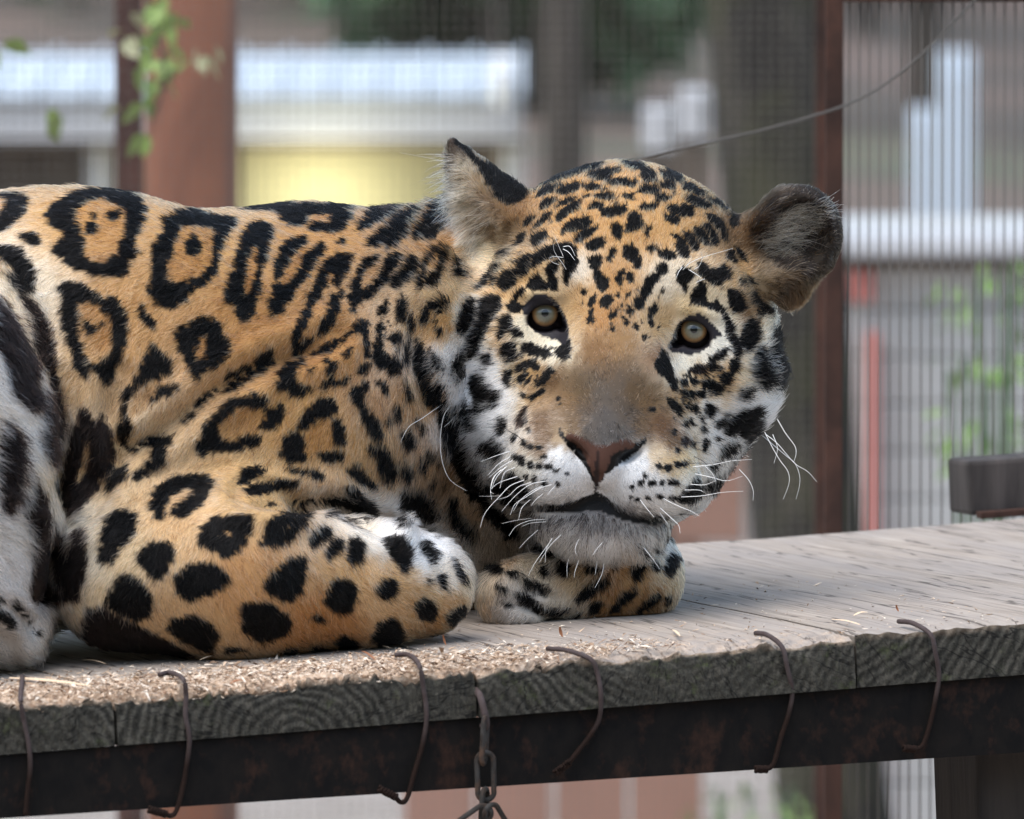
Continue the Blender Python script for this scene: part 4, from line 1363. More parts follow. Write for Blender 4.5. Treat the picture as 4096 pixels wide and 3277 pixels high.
MAT_CW = np.array([list(R), list(U), list(F)])         # rows: camera axes in world
JAG_BASE = at(1250, 2600, slope(1250) - 100)
O_CW = np.array(CAM + DEP * F) - np.array(JAG_BASE)


def c2l(P):
    """camera frame -> jaguar local (world axes, origin at the base)"""
    return P @ MAT_CW + O_CW


# ------------------------------------------------------------------ coat lookup
def inpoly(x, y, poly):
    ok = np.zeros(len(x), bool)
    n = len(poly)
    j = n - 1
    for i in range(n):
        xi, yi = poly[i]; xj, yj = poly[j]
        c = ((yi > y) != (yj > y))
        with np.errstate(divide='ignore', invalid='ignore'):
            ok ^= c & (x < (xj - xi) * (y - yi) / (yj - yi) + xi)
        j = i
    return ok


def wpts(win, nums):
    ox, oy = WIN[win]
    a = np.array(nums, float).reshape(-1, 2) / 2.156
    return a + (ox, oy)


def grow(pg, dlt):
    """offset an outline outward by dlt photograph pixels"""
    nx, pv = np.roll(pg, -1, 0), np.roll(pg, 1, 0)
    area = (pg[:, 0] * nx[:, 1] - nx[:, 0] * pg[:, 1]).sum()
    t = nx - pv
    n = np.stack([t[:, 1], -t[:, 0]], 1) * np.sign(area)
    return pg + dlt * n / np.maximum(np.linalg.norm(n, axis=1, keepdims=True), 1e-6)


POLYS = []
for ln in MARKS.strip().splitlines():
    f = ln.split()
    pg = wpts(f[0], [float(v) for v in f[2:]])
    POLYS.append((f[1], grow(pg, (-4.0 if f[1] == 'o' else 5.0 if f[0] in 'PQRS' else 5.0))))
_ring = np.linspace(0, 2 * np.pi, 10, endpoint=False)
for it in DOTS.replace('\n', ',').split(','):
    if it.strip():
        f = it.split()
        x, y, rx, ry = (float(v) for v in f[1:])
        p = np.stack([x + 1.35 * rx * np.cos(_ring), y + 1.35 * ry * np.sin(_ring)], 1)
        POLYS.append(('k', wpts(f[0], p.ravel())))

# small dark flecks between the larger spots: window, region x0 y0 x1 y1, count, angle, spread
_fr = np.random.default_rng(17)
for win, x0_, y0_, x1_, y1_, cnt, ang_, spr in (('S', 640, 580, 960, 1050, 34, 55, 25), ('R', 660, 380, 1120, 760, 34, 130, 25), ('S', 940, 480, 1180, 820, 10, 70, 30),
                                               ('P', 900, 340, 2050, 720, 30, -12, 25), ('Q', 300, 120, 900, 560, 20, 35, 20), ('P', 700, 760, 1250, 1250, 14, -45, 15), ('R', 240, 300, 640, 620, 6, 110, 20),
                                               ('D', 1500, 500, 2000, 1700, 40, 60, 25), ('B', 1250, 1000, 1900, 1700, 24, 100, 20), ('P', 1350, 1400, 2050, 1720, 22, 90, 30)):
    for _ in range(cnt):
        cx_, cy_ = _fr.uniform(x0_, x1_), _fr.uniform(y0_, y1_)
        a_, l_, w_ = math.radians(ang_ + _fr.normal(0, spr)), _fr.uniform(14, 42), _fr.uniform(6, 13)
        if win == 'P' and y0_ > 1300: l_ *= .5
        u_ = np.array([math.cos(a_), math.sin(a_)]); v_ = np.array([-u_[1], u_[0]])
        p_ = np.array([np.array([cx_, cy_]) + u_ * l_ * c1 + v_ * w_ * c2 for c1, c2 in ((-1, 0), (-.5, .8), (.4, 1), (1, .1), (.5, -.9), (-.5, -.8))])
        POLYS.append(('k', wpts(win, p_.ravel())))

SKIN = [   # bare skin: outline, colour
    (wpts('R', [835, 95, 890, 0, 975, -60, 1075, -35, 1155, 40, 1215, 140, 1245, 250, 1240, 340, 1205, 395, 1150, 350, 1050, 328, 950, 278, 880, 205]), (36, 33, 37)),
    (wpts('S', [585, 400, 635, 300, 675, 200, 760, 135, 850, 118, 935, 165, 1005, 238, 1060, 310, 985, 335, 935, 405, 860, 458, 760, 475, 660, 455, 600, 445]), (36, 33, 37)),
    (wpts('R', [1560, 1320, 1690, 1285, 1795, 1250, 1850, 1222, 1905, 1182, 1915, 1225, 1835, 1305, 1755, 1375, 1645, 1440, 1560, 1510, 1520, 1570]), (12, 10, 10)),
    (wpts('R', [1146, 1080, 1190, 1140, 1215, 1188, 1290, 1230, 1400, 1320, 1440, 1420, 1485, 1590, 1440, 1560, 1380, 1430, 1325, 1365, 1235, 1270, 1165, 1190]), (12, 10, 10)),
    (wpts('R', [1215, 1165, 1260, 1140, 1330, 1180, 1400, 1210, 1480, 1255, 1560, 1255, 1640, 1220, 1720, 1200, 1790, 1220, 1810, 1250, 1780, 1290, 1700, 1290, 1620, 1330, 1580, 1440, 1540, 1530, 1500, 1590, 1470, 1590, 1440, 1500, 1400, 1400, 1370, 1310, 1290, 1240, 1230, 1200]), (82, 56, 46)),
    (wpts('R', [1474, 1290, 1494, 1290, 1500, 1600, 1470, 1690, 1458, 1600]), (40, 28, 26)),
    (wpts('U', [700, 470, 760, 478, 980, 470, 1190, 395, 1225, 378, 1265, 358, 1300, 378, 1340, 400, 1450, 485, 1560, 550, 1760, 580, 1900, 548, 1905, 592, 1770, 650, 1600, 634, 1450, 592, 1330, 538, 1200, 520, 1080, 540, 980, 548, 740, 548]), (12, 10, 10)),
]
_c = [[float(v) for v in t.split()] for t in COAT.replace('\n', ',').split(',') if t.strip()]
COAT_A = np.array(_c)
COAT_XY, COAT_RGB = COAT_A[:, :2], lin(COAT_A[:, 2:])
_c = [[float(v) for v in t.split()] for t in COMB.replace('\n', ',').split(',') if t.strip()]
COMB_A = np.array(_c)
COMB_XY = COMB_A[:, :2]
_d = COMB_A[:, 2:4] / np.linalg.norm(COMB_A[:, 2:4], axis=1, keepdims=True)
COMB_V = np.concatenate([_d, COMB_A[:, 4:]], 1)


def idw(x, y, XY, VAL, s, power=2.0):
    out = np.empty((len(x), VAL.shape[1]))
    for i in range(0, len(x), 40000):
        sl = slice(i, i + 40000)
        d2 = (x[sl, None] - XY[:, 0]) ** 2 + (y[sl, None] - XY[:, 1]) ** 2
        wg = 1.0 / (d2 + s * s) ** power
        out[sl] = (wg @ VAL) / wg.sum(1, keepdims=True)
    return out


_nr = np.random.default_rng(3)


def flow(P, wl, n=7, seed=0):
    """cheap smooth noise in [-1, 1]: a sum of plane waves of wavelength about wl"""
    r = np.random.default_rng(seed)
    o = np.zeros(len(P))
    for _ in range(n):
        k = r.normal(size=3); k *= 2 * np.pi / (wl * r.uniform(0.7, 1.6) * np.linalg.norm(k))
        o += np.sin(P @ k + r.uniform(0, 6.28))
    return o / n * 1.6


ALB = 0.98       # photographed white fur -> albedo
_spot = np.random.default_rng(11)
_cells = {}


NOSEB = wpts('R', [1350, 480, 1600, 400, 1780, 500, 1860, 760, 1870, 1000, 1800, 1200, 1500, 1260, 1250, 1140, 1220, 1000, 1290, 760])
CHIN = wpts('U', [690, 500, 1200, 500, 1500, 560, 1870, 620, 1840, 760, 1560, 800, 1250, 800, 950, 740, 720, 640])
EAR = wpts('Q', [1080, 640, 1250, 440, 1420, 350, 1600, 320, 1750, 390, 1835, 520, 1835, 700, 1780, 850, 1680, 960, 1560, 1060, 1360, 1050, 1250, 1010, 1100, 850, 1030, 740])


def coat(P, N, jitter=0.0, sat=1.0):
    """camera-frame points on the skin -> albedo, bare-skin flag, black flag"""
    x, y = pix(P)
    bx, by = x + 16 * flow(P, .009, seed=41), y + 16 * flow(P, .009, seed=42)
    if jitter:
        bx = bx + rng.normal(0, 13, len(x)); by = by + rng.normal(0, 13, len(x))
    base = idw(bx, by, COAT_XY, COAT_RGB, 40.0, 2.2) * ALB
    ws = np.clip(((base[:, :1] - base[:, 2:]) / np.maximum(base[:, :1], .01) - .55) / .25, 0, 1)
    base = base * (1 - ws * np.array([.25, .235, .27]))
    lum = base @ np.array([.3, .59, .11])
    pale = (np.clip((lum - .42) / .25, 0, 1) * (1 - np.clip(((base[:, 0] - base[:, 2]) / np.maximum(base[:, 0], .01)) / .5, 0, 1)))[:, None]
    base = base * (1 - pale) + (1 - (1 - base) * .42) * pale
    lum = base @ np.array([.3, .59, .11])
    base = lum[:, None] + (base - lum[:, None]) * sat
    if jitter:
        x = x + rng.normal(0, jitter, len(x)); y = y + rng.normal(0, jitter, len(x))
    x = x - 0.0
    # hand tracing is angular: bend the lookup a little with smooth noise
    x = x + 4.0 * flow(P, 0.012, seed=5) + 3.0 * flow(P, 0.005, seed=7); y = y + 4.0 * flow(P, 0.012, seed=6) + 3.0 * flow(P, 0.005, seed=8)
    blk = np.zeros(len(x)); och = np.zeros(len(x))
    for kind, poly in POLYS:
        lo, hi = poly.min(0), poly.max(0)
        idx = np.nonzero((x > lo[0]) & (x < hi[0]) & (y > lo[1]) & (y < hi[1]))[0]
        if len(idx) == 0: continue
        q = idx[inpoly(x[idx], y[idx], poly)]
        if kind == 'o':
            blk[q] = 0; och[q] = 1
        else:
            blk[q] = 1 if kind == 'k' else 0.93
            och[q] = 0
    # the far side and the parts outside the photograph carry rosettes of their own
    hid = (N[:, 2] > 0.12) | (x < -60) & (y < 2300)
    if hid.any():
        h = np.nonzero(hid)[0]
        cs = 0.075
        best = np.full(len(h), 9.0)
        Pc = np.floor(P[h] / cs).astype(int)
        for dx in (-1, 0, 1):
            for dy in (-1, 0, 1):
                for dz in (-1, 0, 1):
                    c = Pc + (dx, dy, dz)
                    hs = (c[:, 0] * 73856093 ^ c[:, 1] * 19349663 ^ c[:, 2] * 83492791)
                    u = np.stack([np.sin(hs * k) * 43758.5453 % 1 for k in (0.131, 0.237, 0.371)], 1)
                    best = np.minimum(best, np.linalg.norm(P[h] - (c + 0.2 + 0.6 * u) * cs, axis=1))
        best = best / cs + 0.06 * flow(P[h], 0.02, seed=9)
        blk[h] = ((best > 0.22) & (best < 0.40))
        och[h] = best <= 0.22
    col = base * (1 - 0.0 * och[:, None])
    fk = np.ones(len(x)) if not jitter else np.where(rng.random(len(x)) < .22, .30, 1.0)
    col = np.where(och[:, None] > 0, base * np.array([0.84, 0.76, 0.66]) * fk[:, None], col)
    k = lin((9, 8, 8)); kb = lin((26, 19, 17))
    dark = np.where((blk == 0.93)[:, None], kb, k)
    col = np.where(blk[:, None] > 0, dark, col)
    return col, blk, x, y


def bare(x, y):
    sk = np.full(len(x), -1)
    for i, (poly, c) in enumerate(SKIN):
        lo, hi = poly.min(0), poly.max(0)
        idx = np.nonzero((x > lo[0]) & (x < hi[0]) & (y > lo[1]) & (y < hi[1]))[0]
        if len(idx):
            sk[idx[inpoly(x[idx], y[idx], poly)]] = i
    return sk


# ------------------------------------------------------------------ skin mesh
vcol, vblk, vx, vy = coat(JV, JN)
x0, y0 = pix(JV)
vsk = bare(x0, y0)
vsk[JN[:, 2] > 0.2] = -1
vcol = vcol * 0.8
for i, (_, c) in enumerate(SKIN):
    vcol[vsk == i] = lin(c)
me = bpy.data.meshes.new('jaguar')
me.from_pydata(c2l(JV).tolist(), [], JQ.tolist())
me.polygons.foreach_set('use_smooth', np.ones(len(me.polygons), bool))
ca = me.attributes.new('coat', 'FLOAT_COLOR', 'POINT')
ca.data.foreach_set('color', np.concatenate([vcol, np.ones((len(vcol), 1))], 1).astype(np.float32).ravel())
sa = me.attributes.new('bare', 'FLOAT', 'POINT')
sa.data.foreach_set('value', (vsk >= 0).astype(np.float32))
m = NT('jaguar skin and undercoat')
at_c = m.n('ShaderNodeAttribute', attribute_name='coat')
at_b = m.n('ShaderNodeAttribute', attribute_name='bare')
no = m.noise(m.coords(), 900, 3)
vor = m.n('ShaderNodeTexVoronoi'); vor.inputs['Scale'].default_value = 900
m.l(m.coords(), vor.inputs['Vector'])
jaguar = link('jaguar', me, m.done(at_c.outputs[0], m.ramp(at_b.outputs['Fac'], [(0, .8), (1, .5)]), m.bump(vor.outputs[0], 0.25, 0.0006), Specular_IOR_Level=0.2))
jaguar.location = JAG_BASE
tag(jaguar, 'spotted jaguar lying on the plank platform with its head resting on its paw', 'jaguar')

# ------------------------------------------------------------------ fur
T = np.concatenate([JQ[:, [0, 1, 2]], JQ[:, [0, 2, 3]]])
A, B_, C_ = JV[T[:, 0]], JV[T[:, 1]], JV[T[:, 2]]
ar = 0.5 * np.linalg.norm(np.cross(B_ - A, C_ - A), axis=1)
cen = (A + B_ + C_) / 3
tn = JN[T].mean(1)
tx, ty = pix(cen)
face = -tn[:, 2]
wgt = ar * np.where(face > -0.3, 1.0, 0.3)
wgt *= np.where((tx > -150) & (tx < 4300), 1.0, 0.3)
wgt *= np.where(((cen - P0_C) @ N_C) < 0.004, 0.0, 1.0)
headm = (tx > 1780) & (ty < 2260) & (cen[:, 2] < 0.1)
wgt *= np.where(headm, 1.9, 1.0)
NS = FUR_COUNT
ti = np.searchsorted(np.cumsum(wgt) / wgt.sum(), rng.random(NS))
u, v = rng.random(NS), rng.random(NS)
fl = u + v > 1
u[fl], v[fl] = 1 - u[fl], 1 - v[fl]
P = A[ti] * (1 - u - v)[:, None] + B_[ti] * u[:, None] + C_[ti] * v[:, None]
N = JN[T[ti, 0]] * (1 - u - v)[:, None] + JN[T[ti, 1]] * u[:, None] + JN[T[ti, 2]] * v[:, None]
N /= np.maximum(np.linalg.norm(N, axis=1, keepdims=True), 1e-9)
px, py = pix(P)
keep = ~((bare(px, py) >= 0) & (N[:, 2] < 0.2))
P, N, px, py = P[keep], N[keep], px[keep], py[keep]
cv = idw(px, py, COMB_XY, COMB_V, 40.0, 2.0)
D3 = np.stack([cv[:, 0], -cv[:, 1], np.zeros(len(P))], 1)
T3 = D3 - (D3 * N).sum(1, keepdims=True) * N
T3 /= np.maximum(np.linalg.norm(T3, axis=1, keepdims=True), 0.15)
Bt = np.cross(N, T3)
ang = 0.38 * flow(P, 0.011, seed=21) + 0.20 * flow(P, 0.0045, seed=22) + rng.normal(0, 0.16, len(P))
T3 = T3 * np.cos(ang)[:, None] + Bt * np.sin(ang)[:, None]
L = cv[:, 2] * 1e-3 * (1 + .28 * flow(P, .022, seed=51)) * rng.uniform(0.6, 1.12, len(P)) * np.where(rng.random(len(P)) < 0.03, 1.35, 1.0)
lift = cv[:, 3] * (1 + 0.35 * flow(P, 0.008, seed=23)) * rng.uniform(0.75, 1.25, len(P))
lift = np.clip(lift, 0.08, 0.8)
NP_ = 5
col, blk, _, _ = coat(P + T3 * (0.45 * L)[:, None], N, 3.6, .88)
q = (N[:, 2] < 0.3) & inpoly(px, py, EAR)
rr_ = rng.random(len(P))
col[q & (rr_ < .04)] = lin((206, 192, 164)) * ALB
col[q & (rr_ > .94)] = lin((128, 98, 66)) * ALB
q = q & (rr_ >= .04) & (rr_ <= .94)
col[q] = lin((36, 31, 28)) * ALB
q = (N[:, 2] < 0.2) & inpoly(px, py, NOSEB)      # grizzled nose bridge
col[q] *= np.exp(rng.normal(-.06, .55, (int(q.sum()), 1)))
q = (N[:, 2] < 0.3) & inpoly(px, py, CHIN)       # dark roots between white chin hairs
dk = q & (rng.random(len(P)) < np.clip(.62 - (py - 2040) / 200, .06, .62))
col[dk] = lin((54, 51, 51)) * ALB
col[q & ~dk] = lin((238, 236, 234)) * ALB
tt = np.linspace(0, 1, NP_)
ct, st = np.sqrt(1 - lift ** 2), lift
bend = rng.normal(0, 0.10, len(P))
pts = np.empty((len(P), NP_, 3), np.float32)
for i, t in enumerate(tt):
    pts[:, i] = P + (L * t)[:, None] * (T3 * ct[:, None] + N * st[:, None]) - (L * t * t * st * 0.45)[:, None] * N + (L * t * t * bend)[:, None] * Bt
    if i:    # keep the hair out of the boards
        dd = (pts[:, i] - P0_C) @ N_C
        pts[:, i] += np.maximum(0.0006 - dd, 0)[:, None] * N_C
pts -= (N * 0.0004)[:, None, :]
# tufts: neighbouring hairs lean together and share a tone
from mathutils.kdtree import KDTree
cid = rng.choice(len(P), 34000, replace=False)
kd = KDTree(len(cid))
for j, q in enumerate(P[cid].tolist()):
    kd.insert(q, j)
kd.balance()
find = kd.find
near = np.array([find(q)[1] for q in P.tolist()])
ci = cid[near]
pull = (0.55 * rng.uniform(0.4, 1.0, len(P)))[:, None]
off = (P[ci] - P)
for i, t in enumerate(tt):
    pts[:, i] += (off * pull * t ** 1.5 * 0.75).astype(np.float32)
ctone = (1 + 0.17 * rng.normal(size=len(cid)))[near]
qb = (N[:, 2] < 0.2) & inpoly(px, py, NOSEB)
ctone[qb] = np.exp(.42 * rng.normal(size=len(cid)))[near][qb]
br = np.clip(1 + 0.24 * rng.normal(size=len(P)) + 0.20 * flow(P, 0.006, seed=31), 0.55, 1.5)
bt = br * ctone
white_ = np.clip((col.min(1) - .45) / .3, 0, 1)
bt = 1 + (bt - 1) * (1 - .6 * white_)
col = np.clip(col * bt[:, None], 0.002, 0.97)
lw = rng.random(len(P))     # some pale and some dark guard hairs in the ochre
gh = (lw < 0.06) & (blk == 0)
col[gh] *= 0.35
gh = (lw > 0.995) & (blk > 0)
col[gh] = lin((120, 105, 92))
curves = bpy.data.hair_curves.new('fur')
curves.add_curves([NP_] * len(P))
curves.attributes['position'].data.foreach_set('vector', c2l(pts.reshape(-1, 3)).astype(np.float32).ravel())
rad = (np.array([0.00022, 0.00022, 0.00019, 0.00014, 0.00005])[None, :] * np.clip(0.75 + L / 0.05, 0.8, 1.15)[:, None]).astype(np.float32)
ra = curves.attributes.get('radius') or curves.attributes.new('radius', 'FLOAT', 'POINT')
ra.data.foreach_set('value', rad.ravel())
cc = curves.attributes.new('coat', 'FLOAT_COLOR', 'CURVE')
cc.data.foreach_set('color', np.concatenate([col, np.ones((len(col), 1))], 1).astype(np.float32).ravel())
hm = bpy.data.materials.new('fur')
hm.use_nodes = True
ht = hm.node_tree
ht.nodes.remove(ht.nodes['Principled BSDF'])
hb = ht.nodes.new('ShaderNodeBsdfHairPrincipled')
hb.parametrization = 'COLOR'
hb.inputs['IOR'].default_value = 1.2
hb.inputs['Roughness'].default_value = 0.42
hb.inputs['Radial Roughness'].default_value = 0.6
ha = ht.nodes.new('ShaderNodeAttribute'); ha.attribute_name = 'coat'
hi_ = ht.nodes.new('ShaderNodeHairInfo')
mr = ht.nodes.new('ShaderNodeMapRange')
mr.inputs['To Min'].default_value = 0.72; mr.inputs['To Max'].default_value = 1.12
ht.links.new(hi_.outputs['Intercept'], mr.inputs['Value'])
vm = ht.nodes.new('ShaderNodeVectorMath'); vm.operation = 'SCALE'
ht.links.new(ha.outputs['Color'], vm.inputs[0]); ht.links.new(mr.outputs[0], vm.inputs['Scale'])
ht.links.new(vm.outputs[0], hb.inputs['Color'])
ht.links.new(hb.outputs[0], ht.nodes['Material Output'].inputs['Surface'])
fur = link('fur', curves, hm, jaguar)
fur['kind'] = 'stuff'

# ------------------------------------------------------------------ eyes
m = NT('amber eye')
tc = m.n('ShaderNodeTexCoord')
sep = m.n('ShaderNodeSeparateXYZ'); m.l(tc.outputs['Object'], sep.inputs[0])
ER = 88 * K
rr = m.math('SQRT', m.math('ADD', m.math('MULTIPLY', sep.outputs[0], sep.outputs[0]), m.math('MULTIPLY', sep.outputs[1], sep.outputs[1])))
rr = m.math('DIVIDE', rr, ER)
th = m.math('ARCTAN2', sep.outputs[1], sep.outputs[0])
cmb = m.n('ShaderNodeCombineXYZ')
m.l(m.math('MULTIPLY', th, 6.0), cmb.inputs[0]); m.l(m.math('MULTIPLY', rr, 2.5), cmb.inputs[1])
fib = m.noise(cmb.outputs[0], 2.2, 4, 0.7)
rj = m.math('ADD', rr, m.math('MULTIPLY', m.math('SUBTRACT', fib, 0.5), 0.06))
iris = m.ramp(rj, [(0.0, (.004, .004, .004)), (0.14, (.005, .005, .005)), (0.19, C8(104, 104, 92)), (0.36, C8(132, 126, 102)),
                   (0.50, C8(172, 130, 82)), (0.56, C8(122, 88, 60)), (0.605, C8(18, 14, 13)), (1.0, C8(44, 26, 24))])
iris = m.mix(0.45, iris, m.ramp(fib, [(0.3, .25), (0.7, .95)]), 'MULTIPLY')
eyem = m.done(iris, 0.04, None, Coat_Weight=1.0, Coat_Roughness=0.01, Coat_IOR=1.6, Specular_IOR_Level=0.15)
for (ex, ey, ez, s) in EYES:
    bm = bmesh.new()
    bmesh.ops.create_uvsphere(bm, u_segments=48, v_segments=32, radius=ER)
    for vv in bm.verts:       # corneal bulge
        if vv.co.z > 0:
            q = max(0.0, 1 - (vv.co.x ** 2 + vv.co.y ** 2) / (0.66 * ER) ** 2)
            vv.co.z += 0.09 * ER * q
    e = bm_obj('eye', bm, eyem, jaguar, True)
    ep = at(ex, ey, ez + 92)
    e.location = ep - JAG_BASE
    e.rotation_euler = (-(F) + 0.06 * U - 0.02 * s * R).to_track_quat('Z', 'Y').to_euler()

# ------------------------------------------------------------------ whiskers
WHISK = """
D 2000 390 1830 500 1700 590 1590 660 1530 760 1515 800,D 2030 400 1900 540 1860 720 1860 880 1890 1020 1950 1130 2080 1215,D 2040 500 1970 590 1890 665
U 520 10 400 50 270 100,U 520 60 420 120 325 220,U 540 90 440 150 335 240,U 500 130 400 240 360 340,U 560 150 470 200 430 330,U 580 230 430 280 355 335
U 480 150 380 230 350 340 360 430,U 440 170 380 240 350 350 375 380,U 640 260 520 310 430 400 345 490 290 570 262 670,U 700 280 590 320 500 400 405 430
U 820 270 690 300 560 400 445 530,U 800 310 700 360 600 440 545 530,U 880 300 780 330 650 410 560 470 520 560,U 800 380 740 430 700 480,U 910 310 870 350 840 390
U 440 395 350 400 250 400,U 690 430 620 500 590 600,U 700 590 560 610 445 635,U 820 600 690 610 570 660 510 740,U 830 620 700 630 620 660,U 760 690 670 770 595 850
U 690 730 670 830 720 940,U 960 730 860 830 770 970,U 880 770 800 880 730 980 675 1085,U 880 760 830 860 820 970,U 1110 770 1080 850 1090 910
U 1330 960 1310 1070 1250 1190,U 1120 930 1080 1040 1070 1100,U 1030 920 1010 1000 1010 1100,U 1340 770 1270 850 1230 910,U 1660 830 1740 930 1810 1030,U 1270 960 1260 1020 1250 1080
U 1840 420 1960 480 2080 530 2156 575,U 1640 430 1700 510 1760 580,U 1810 500 1900 580 1970 650 1985 720,U 1810 540 1850 600 1880 640
S 800 1440 980 1420 1130 1390 1310 1375,S 820 1500 960 1530 1090 1560 1230 1520,S 780 1590 900 1595 1000 1560,S 700 1700 880 1690 1060 1660 1235 1650,S 730 1640 850 1640 900 1660
S 900 1430 970 1500 1000 1570,S 1420 1140 1480 1260 1550 1380 1620 1480 1630 1580 1580 1720,S 1400 1170 1470 1230 1600 1340 1680 1410 1720 1510 1720 1600 1690 1720
S 1430 1160 1530 1240 1680 1410 1790 1480 1870 1570,S 1530 1030 1600 1150 1680 1260 1690 1330 1670 1400,S 1490 1160 1530 1280 1500 1410,S 1200 1460 1280 1550 1320 1640 1320 1730
P 1195 1140 1160 1060 1120 965,P 1230 1270 1190 1200 1120 1100 1105 1025,P 1200 1145 1110 1135 1070 1150,P 1170 1210 1110 1190 1070 1160,P 1190 1050 1250 1050 1295 1130,P 1190 1070 1240 1100 1290 1165
Q 500 1035 570 970 690 920 930 850,Q 600 1030 640 1000 665 940 660 885,Q 545 1030 610 1070 660 1105,Q 690 1112 640 1130 610 1145,Q 495 1040 530 1000 580 930,Q 495 1010 465 1050 440 1105
"""
WHISK_B = """
S 800 1230 960 1235 1050 1260,S 810 1350 900 1400 980 1500 1000 1590 970 1680 920 1740,S 750 1410 900 1410 1100 1445,U 350 480 250 510 160 560,R 860 1230 780 1160 700 1130,R 800 1180 650 1090 560 1100,S 820 1280 960 1330 1010 1380
"""
fz = JN[:, 2] < 0.1
bx_, by_ = (x0[fz] // 16).astype(int), (y0[fz] // 16).astype(int)
ZB = {}
for i, j, z in zip(bx_.tolist(), by_.tolist(), (JV[fz][:, 2] / K).tolist()):
    k = (i, j)
    if z < ZB.get(k, 9e9):
        ZB[k] = z


def surf_z(x, y, default=0.0):
    i, j = int(x // 16), int(y // 16)
    best = [ZB[(i + a, j + b)] for a in (-1, 0, 1) for b in (-1, 0, 1) if (i + a, j + b) in ZB]
    return min(best) if best else default


def whiskers(name, text, mat, r0):
    sizes, allp, allr = [], [], []
    for it in text.replace('\n', ',').split(','):
        if not it.strip(): continue
        f = it.split()
        p = wpts(f[0], [float(q) for q in f[1:]])
        z0 = surf_z(*p[0], 0) + 6
        ctrl, zc = [], z0
        for i, q in enumerate(p):
            zs = surf_z(*q, 1e9) - 14
            zc = min(z0 - 22 * i, zs) if i else z0
            ctrl.append(at(q[0], q[1], zc) - JAG_BASE)
        s = spline(ctrl, 5)
        sizes.append(len(s)); allp += [tuple(q) for q in s]
        allr += list(np.linspace(r0, r0 * 0.3, len(s)))
    cu = bpy.data.hair_curves.new(name)
    cu.add_curves(sizes)
    cu.attributes['position'].data.foreach_set('vector', np.array(allp, np.float32).ravel())
    a = cu.attributes.get('radius') or cu.attributes.new('radius', 'FLOAT', 'POINT')
    a.data.foreach_set('value', np.array(allr, np.float32))
    return link(name, cu, mat, jaguar)


def ear_hair(poly, n, dirs, ln, cols, seed):
    """long pale hairs inside an ear, rooted on the skin"""
    r = np.random.default_rng(seed)
    ok = np.nonzero((JN[:, 2] < .15) & inpoly(x0, y0, poly))[0]
    s = r.choice(ok, n)
    root, nr = JV[s], JN[s]
    dv = dirs(x0[s], y0[s])
    d3 = np.stack([dv[:, 0], -dv[:, 1], np.zeros(n)], 1)
    d3 = d3 - (d3 * nr).sum(1, keepdims=True) * nr * .6
    d3 /= np.linalg.norm(d3, axis=1, keepdims=True) + 1e-6
    d3 += r.normal(0, .2, d3.shape)
    L_ = ln * r.uniform(.5, 1.15, n)
    t = np.linspace(0, 1, 6)[None, :, None]
    bend = r.normal(0, .22, (n, 1, 3)) + np.array([0, -.18, 0])
    p = root[:, None] + L_[:, None, None] * (t * (d3 + .35 * nr)[:, None] + t * t * bend)
    c = lin(np.array(cols)[r.integers(0, len(cols), n)]) * .95
    return p, c


def v_ear_r(x, y):
    a = np.stack([np.full(len(x), .85), -.55 + (y - 900) / 500], 1)
    return a


def v_ear_l(x, y):
    return np.stack([np.full(len(x), -.95), .05 + (y - 640) / 600], 1)


pr, cr = ear_hair(wpts('Q', [1080, 800, 1250, 620, 1450, 480, 1640, 520, 1700, 640, 1600, 700, 1450, 800, 1350, 960, 1180, 920]), 720, v_ear_r, .020,
                  [(214, 204, 184), (196, 184, 160), (230, 224, 210), (150, 134, 112), (172, 158, 134)], 5)
pl_, cl = ear_hair(wpts('P', [215, 230, 300, 300, 420, 480, 560, 660, 620, 800, 520, 900, 330, 900, 230, 700, 190, 450]), 620, v_ear_l, .017,
                   [(212, 204, 186), (222, 216, 202), (176, 158, 128), (128, 106, 80), (92, 76, 60)], 6)
pe_, ce_ = np.concatenate([pr, pl_]), np.concatenate([cr, cl])
cu = bpy.data.hair_curves.new('ear_hair')
cu.add_curves([6] * len(pe_))
cu.attributes['position'].data.foreach_set('vector', c2l(pe_.reshape(-1, 3)).astype(np.float32).ravel())
a_ = cu.attributes.get('radius') or cu.attributes.new('radius', 'FLOAT', 'POINT')
a_.data.foreach_set('value', np.tile(np.linspace(.00026, .00006, 6), len(pe_)).astype(np.float32))
a_ = cu.attributes.new('coat', 'FLOAT_COLOR', 'CURVE')
a_.data.foreach_set('color', np.concatenate([ce_, np.ones((len(ce_), 1))], 1).astype(np.float32).ravel())
eh = link('ear_hair', cu, hm, jaguar)
eh['kind'] = 'stuff'

whiskers('whiskers', WHISK, NT('white whisker').done((.88, .87, .84), .4), 0.00029)
wb = whiskers('whiskers', WHISK_B, NT('black whisker').done((.02, .018, .016), .4), 0.00026)
wb['label'] = 'dark whiskers'
# ================================================================== plank platform
PM = Matrix.Translation(P0_W) @ Matrix((E_W, D_W, N_W)).transposed().to_4x4()
PMi = PM.inverted()


def ray(px, py):
    return PMi.to_3x3() @ (F + R * ((px - 2048) / 4096 * FOV) + U * ((1638.5 - py) / 4096 * FOV)), PMi @ CAM


def ontop(px, py, n=0.0):
    """platform-local point on the top plane (height n) seen at the pixel"""
    d, o = ray(px, py)
    t = (n - o.z) / d.z
    return o + d * t


EDGE = ontop(2048, 2640).y


def onfront(px, py, off=0.0):
    """platform-local point on the front face (off in front of it)"""
    d, o = ray(px, py)
    t = (EDGE - off - o.y) / d.y
    return o + d * t


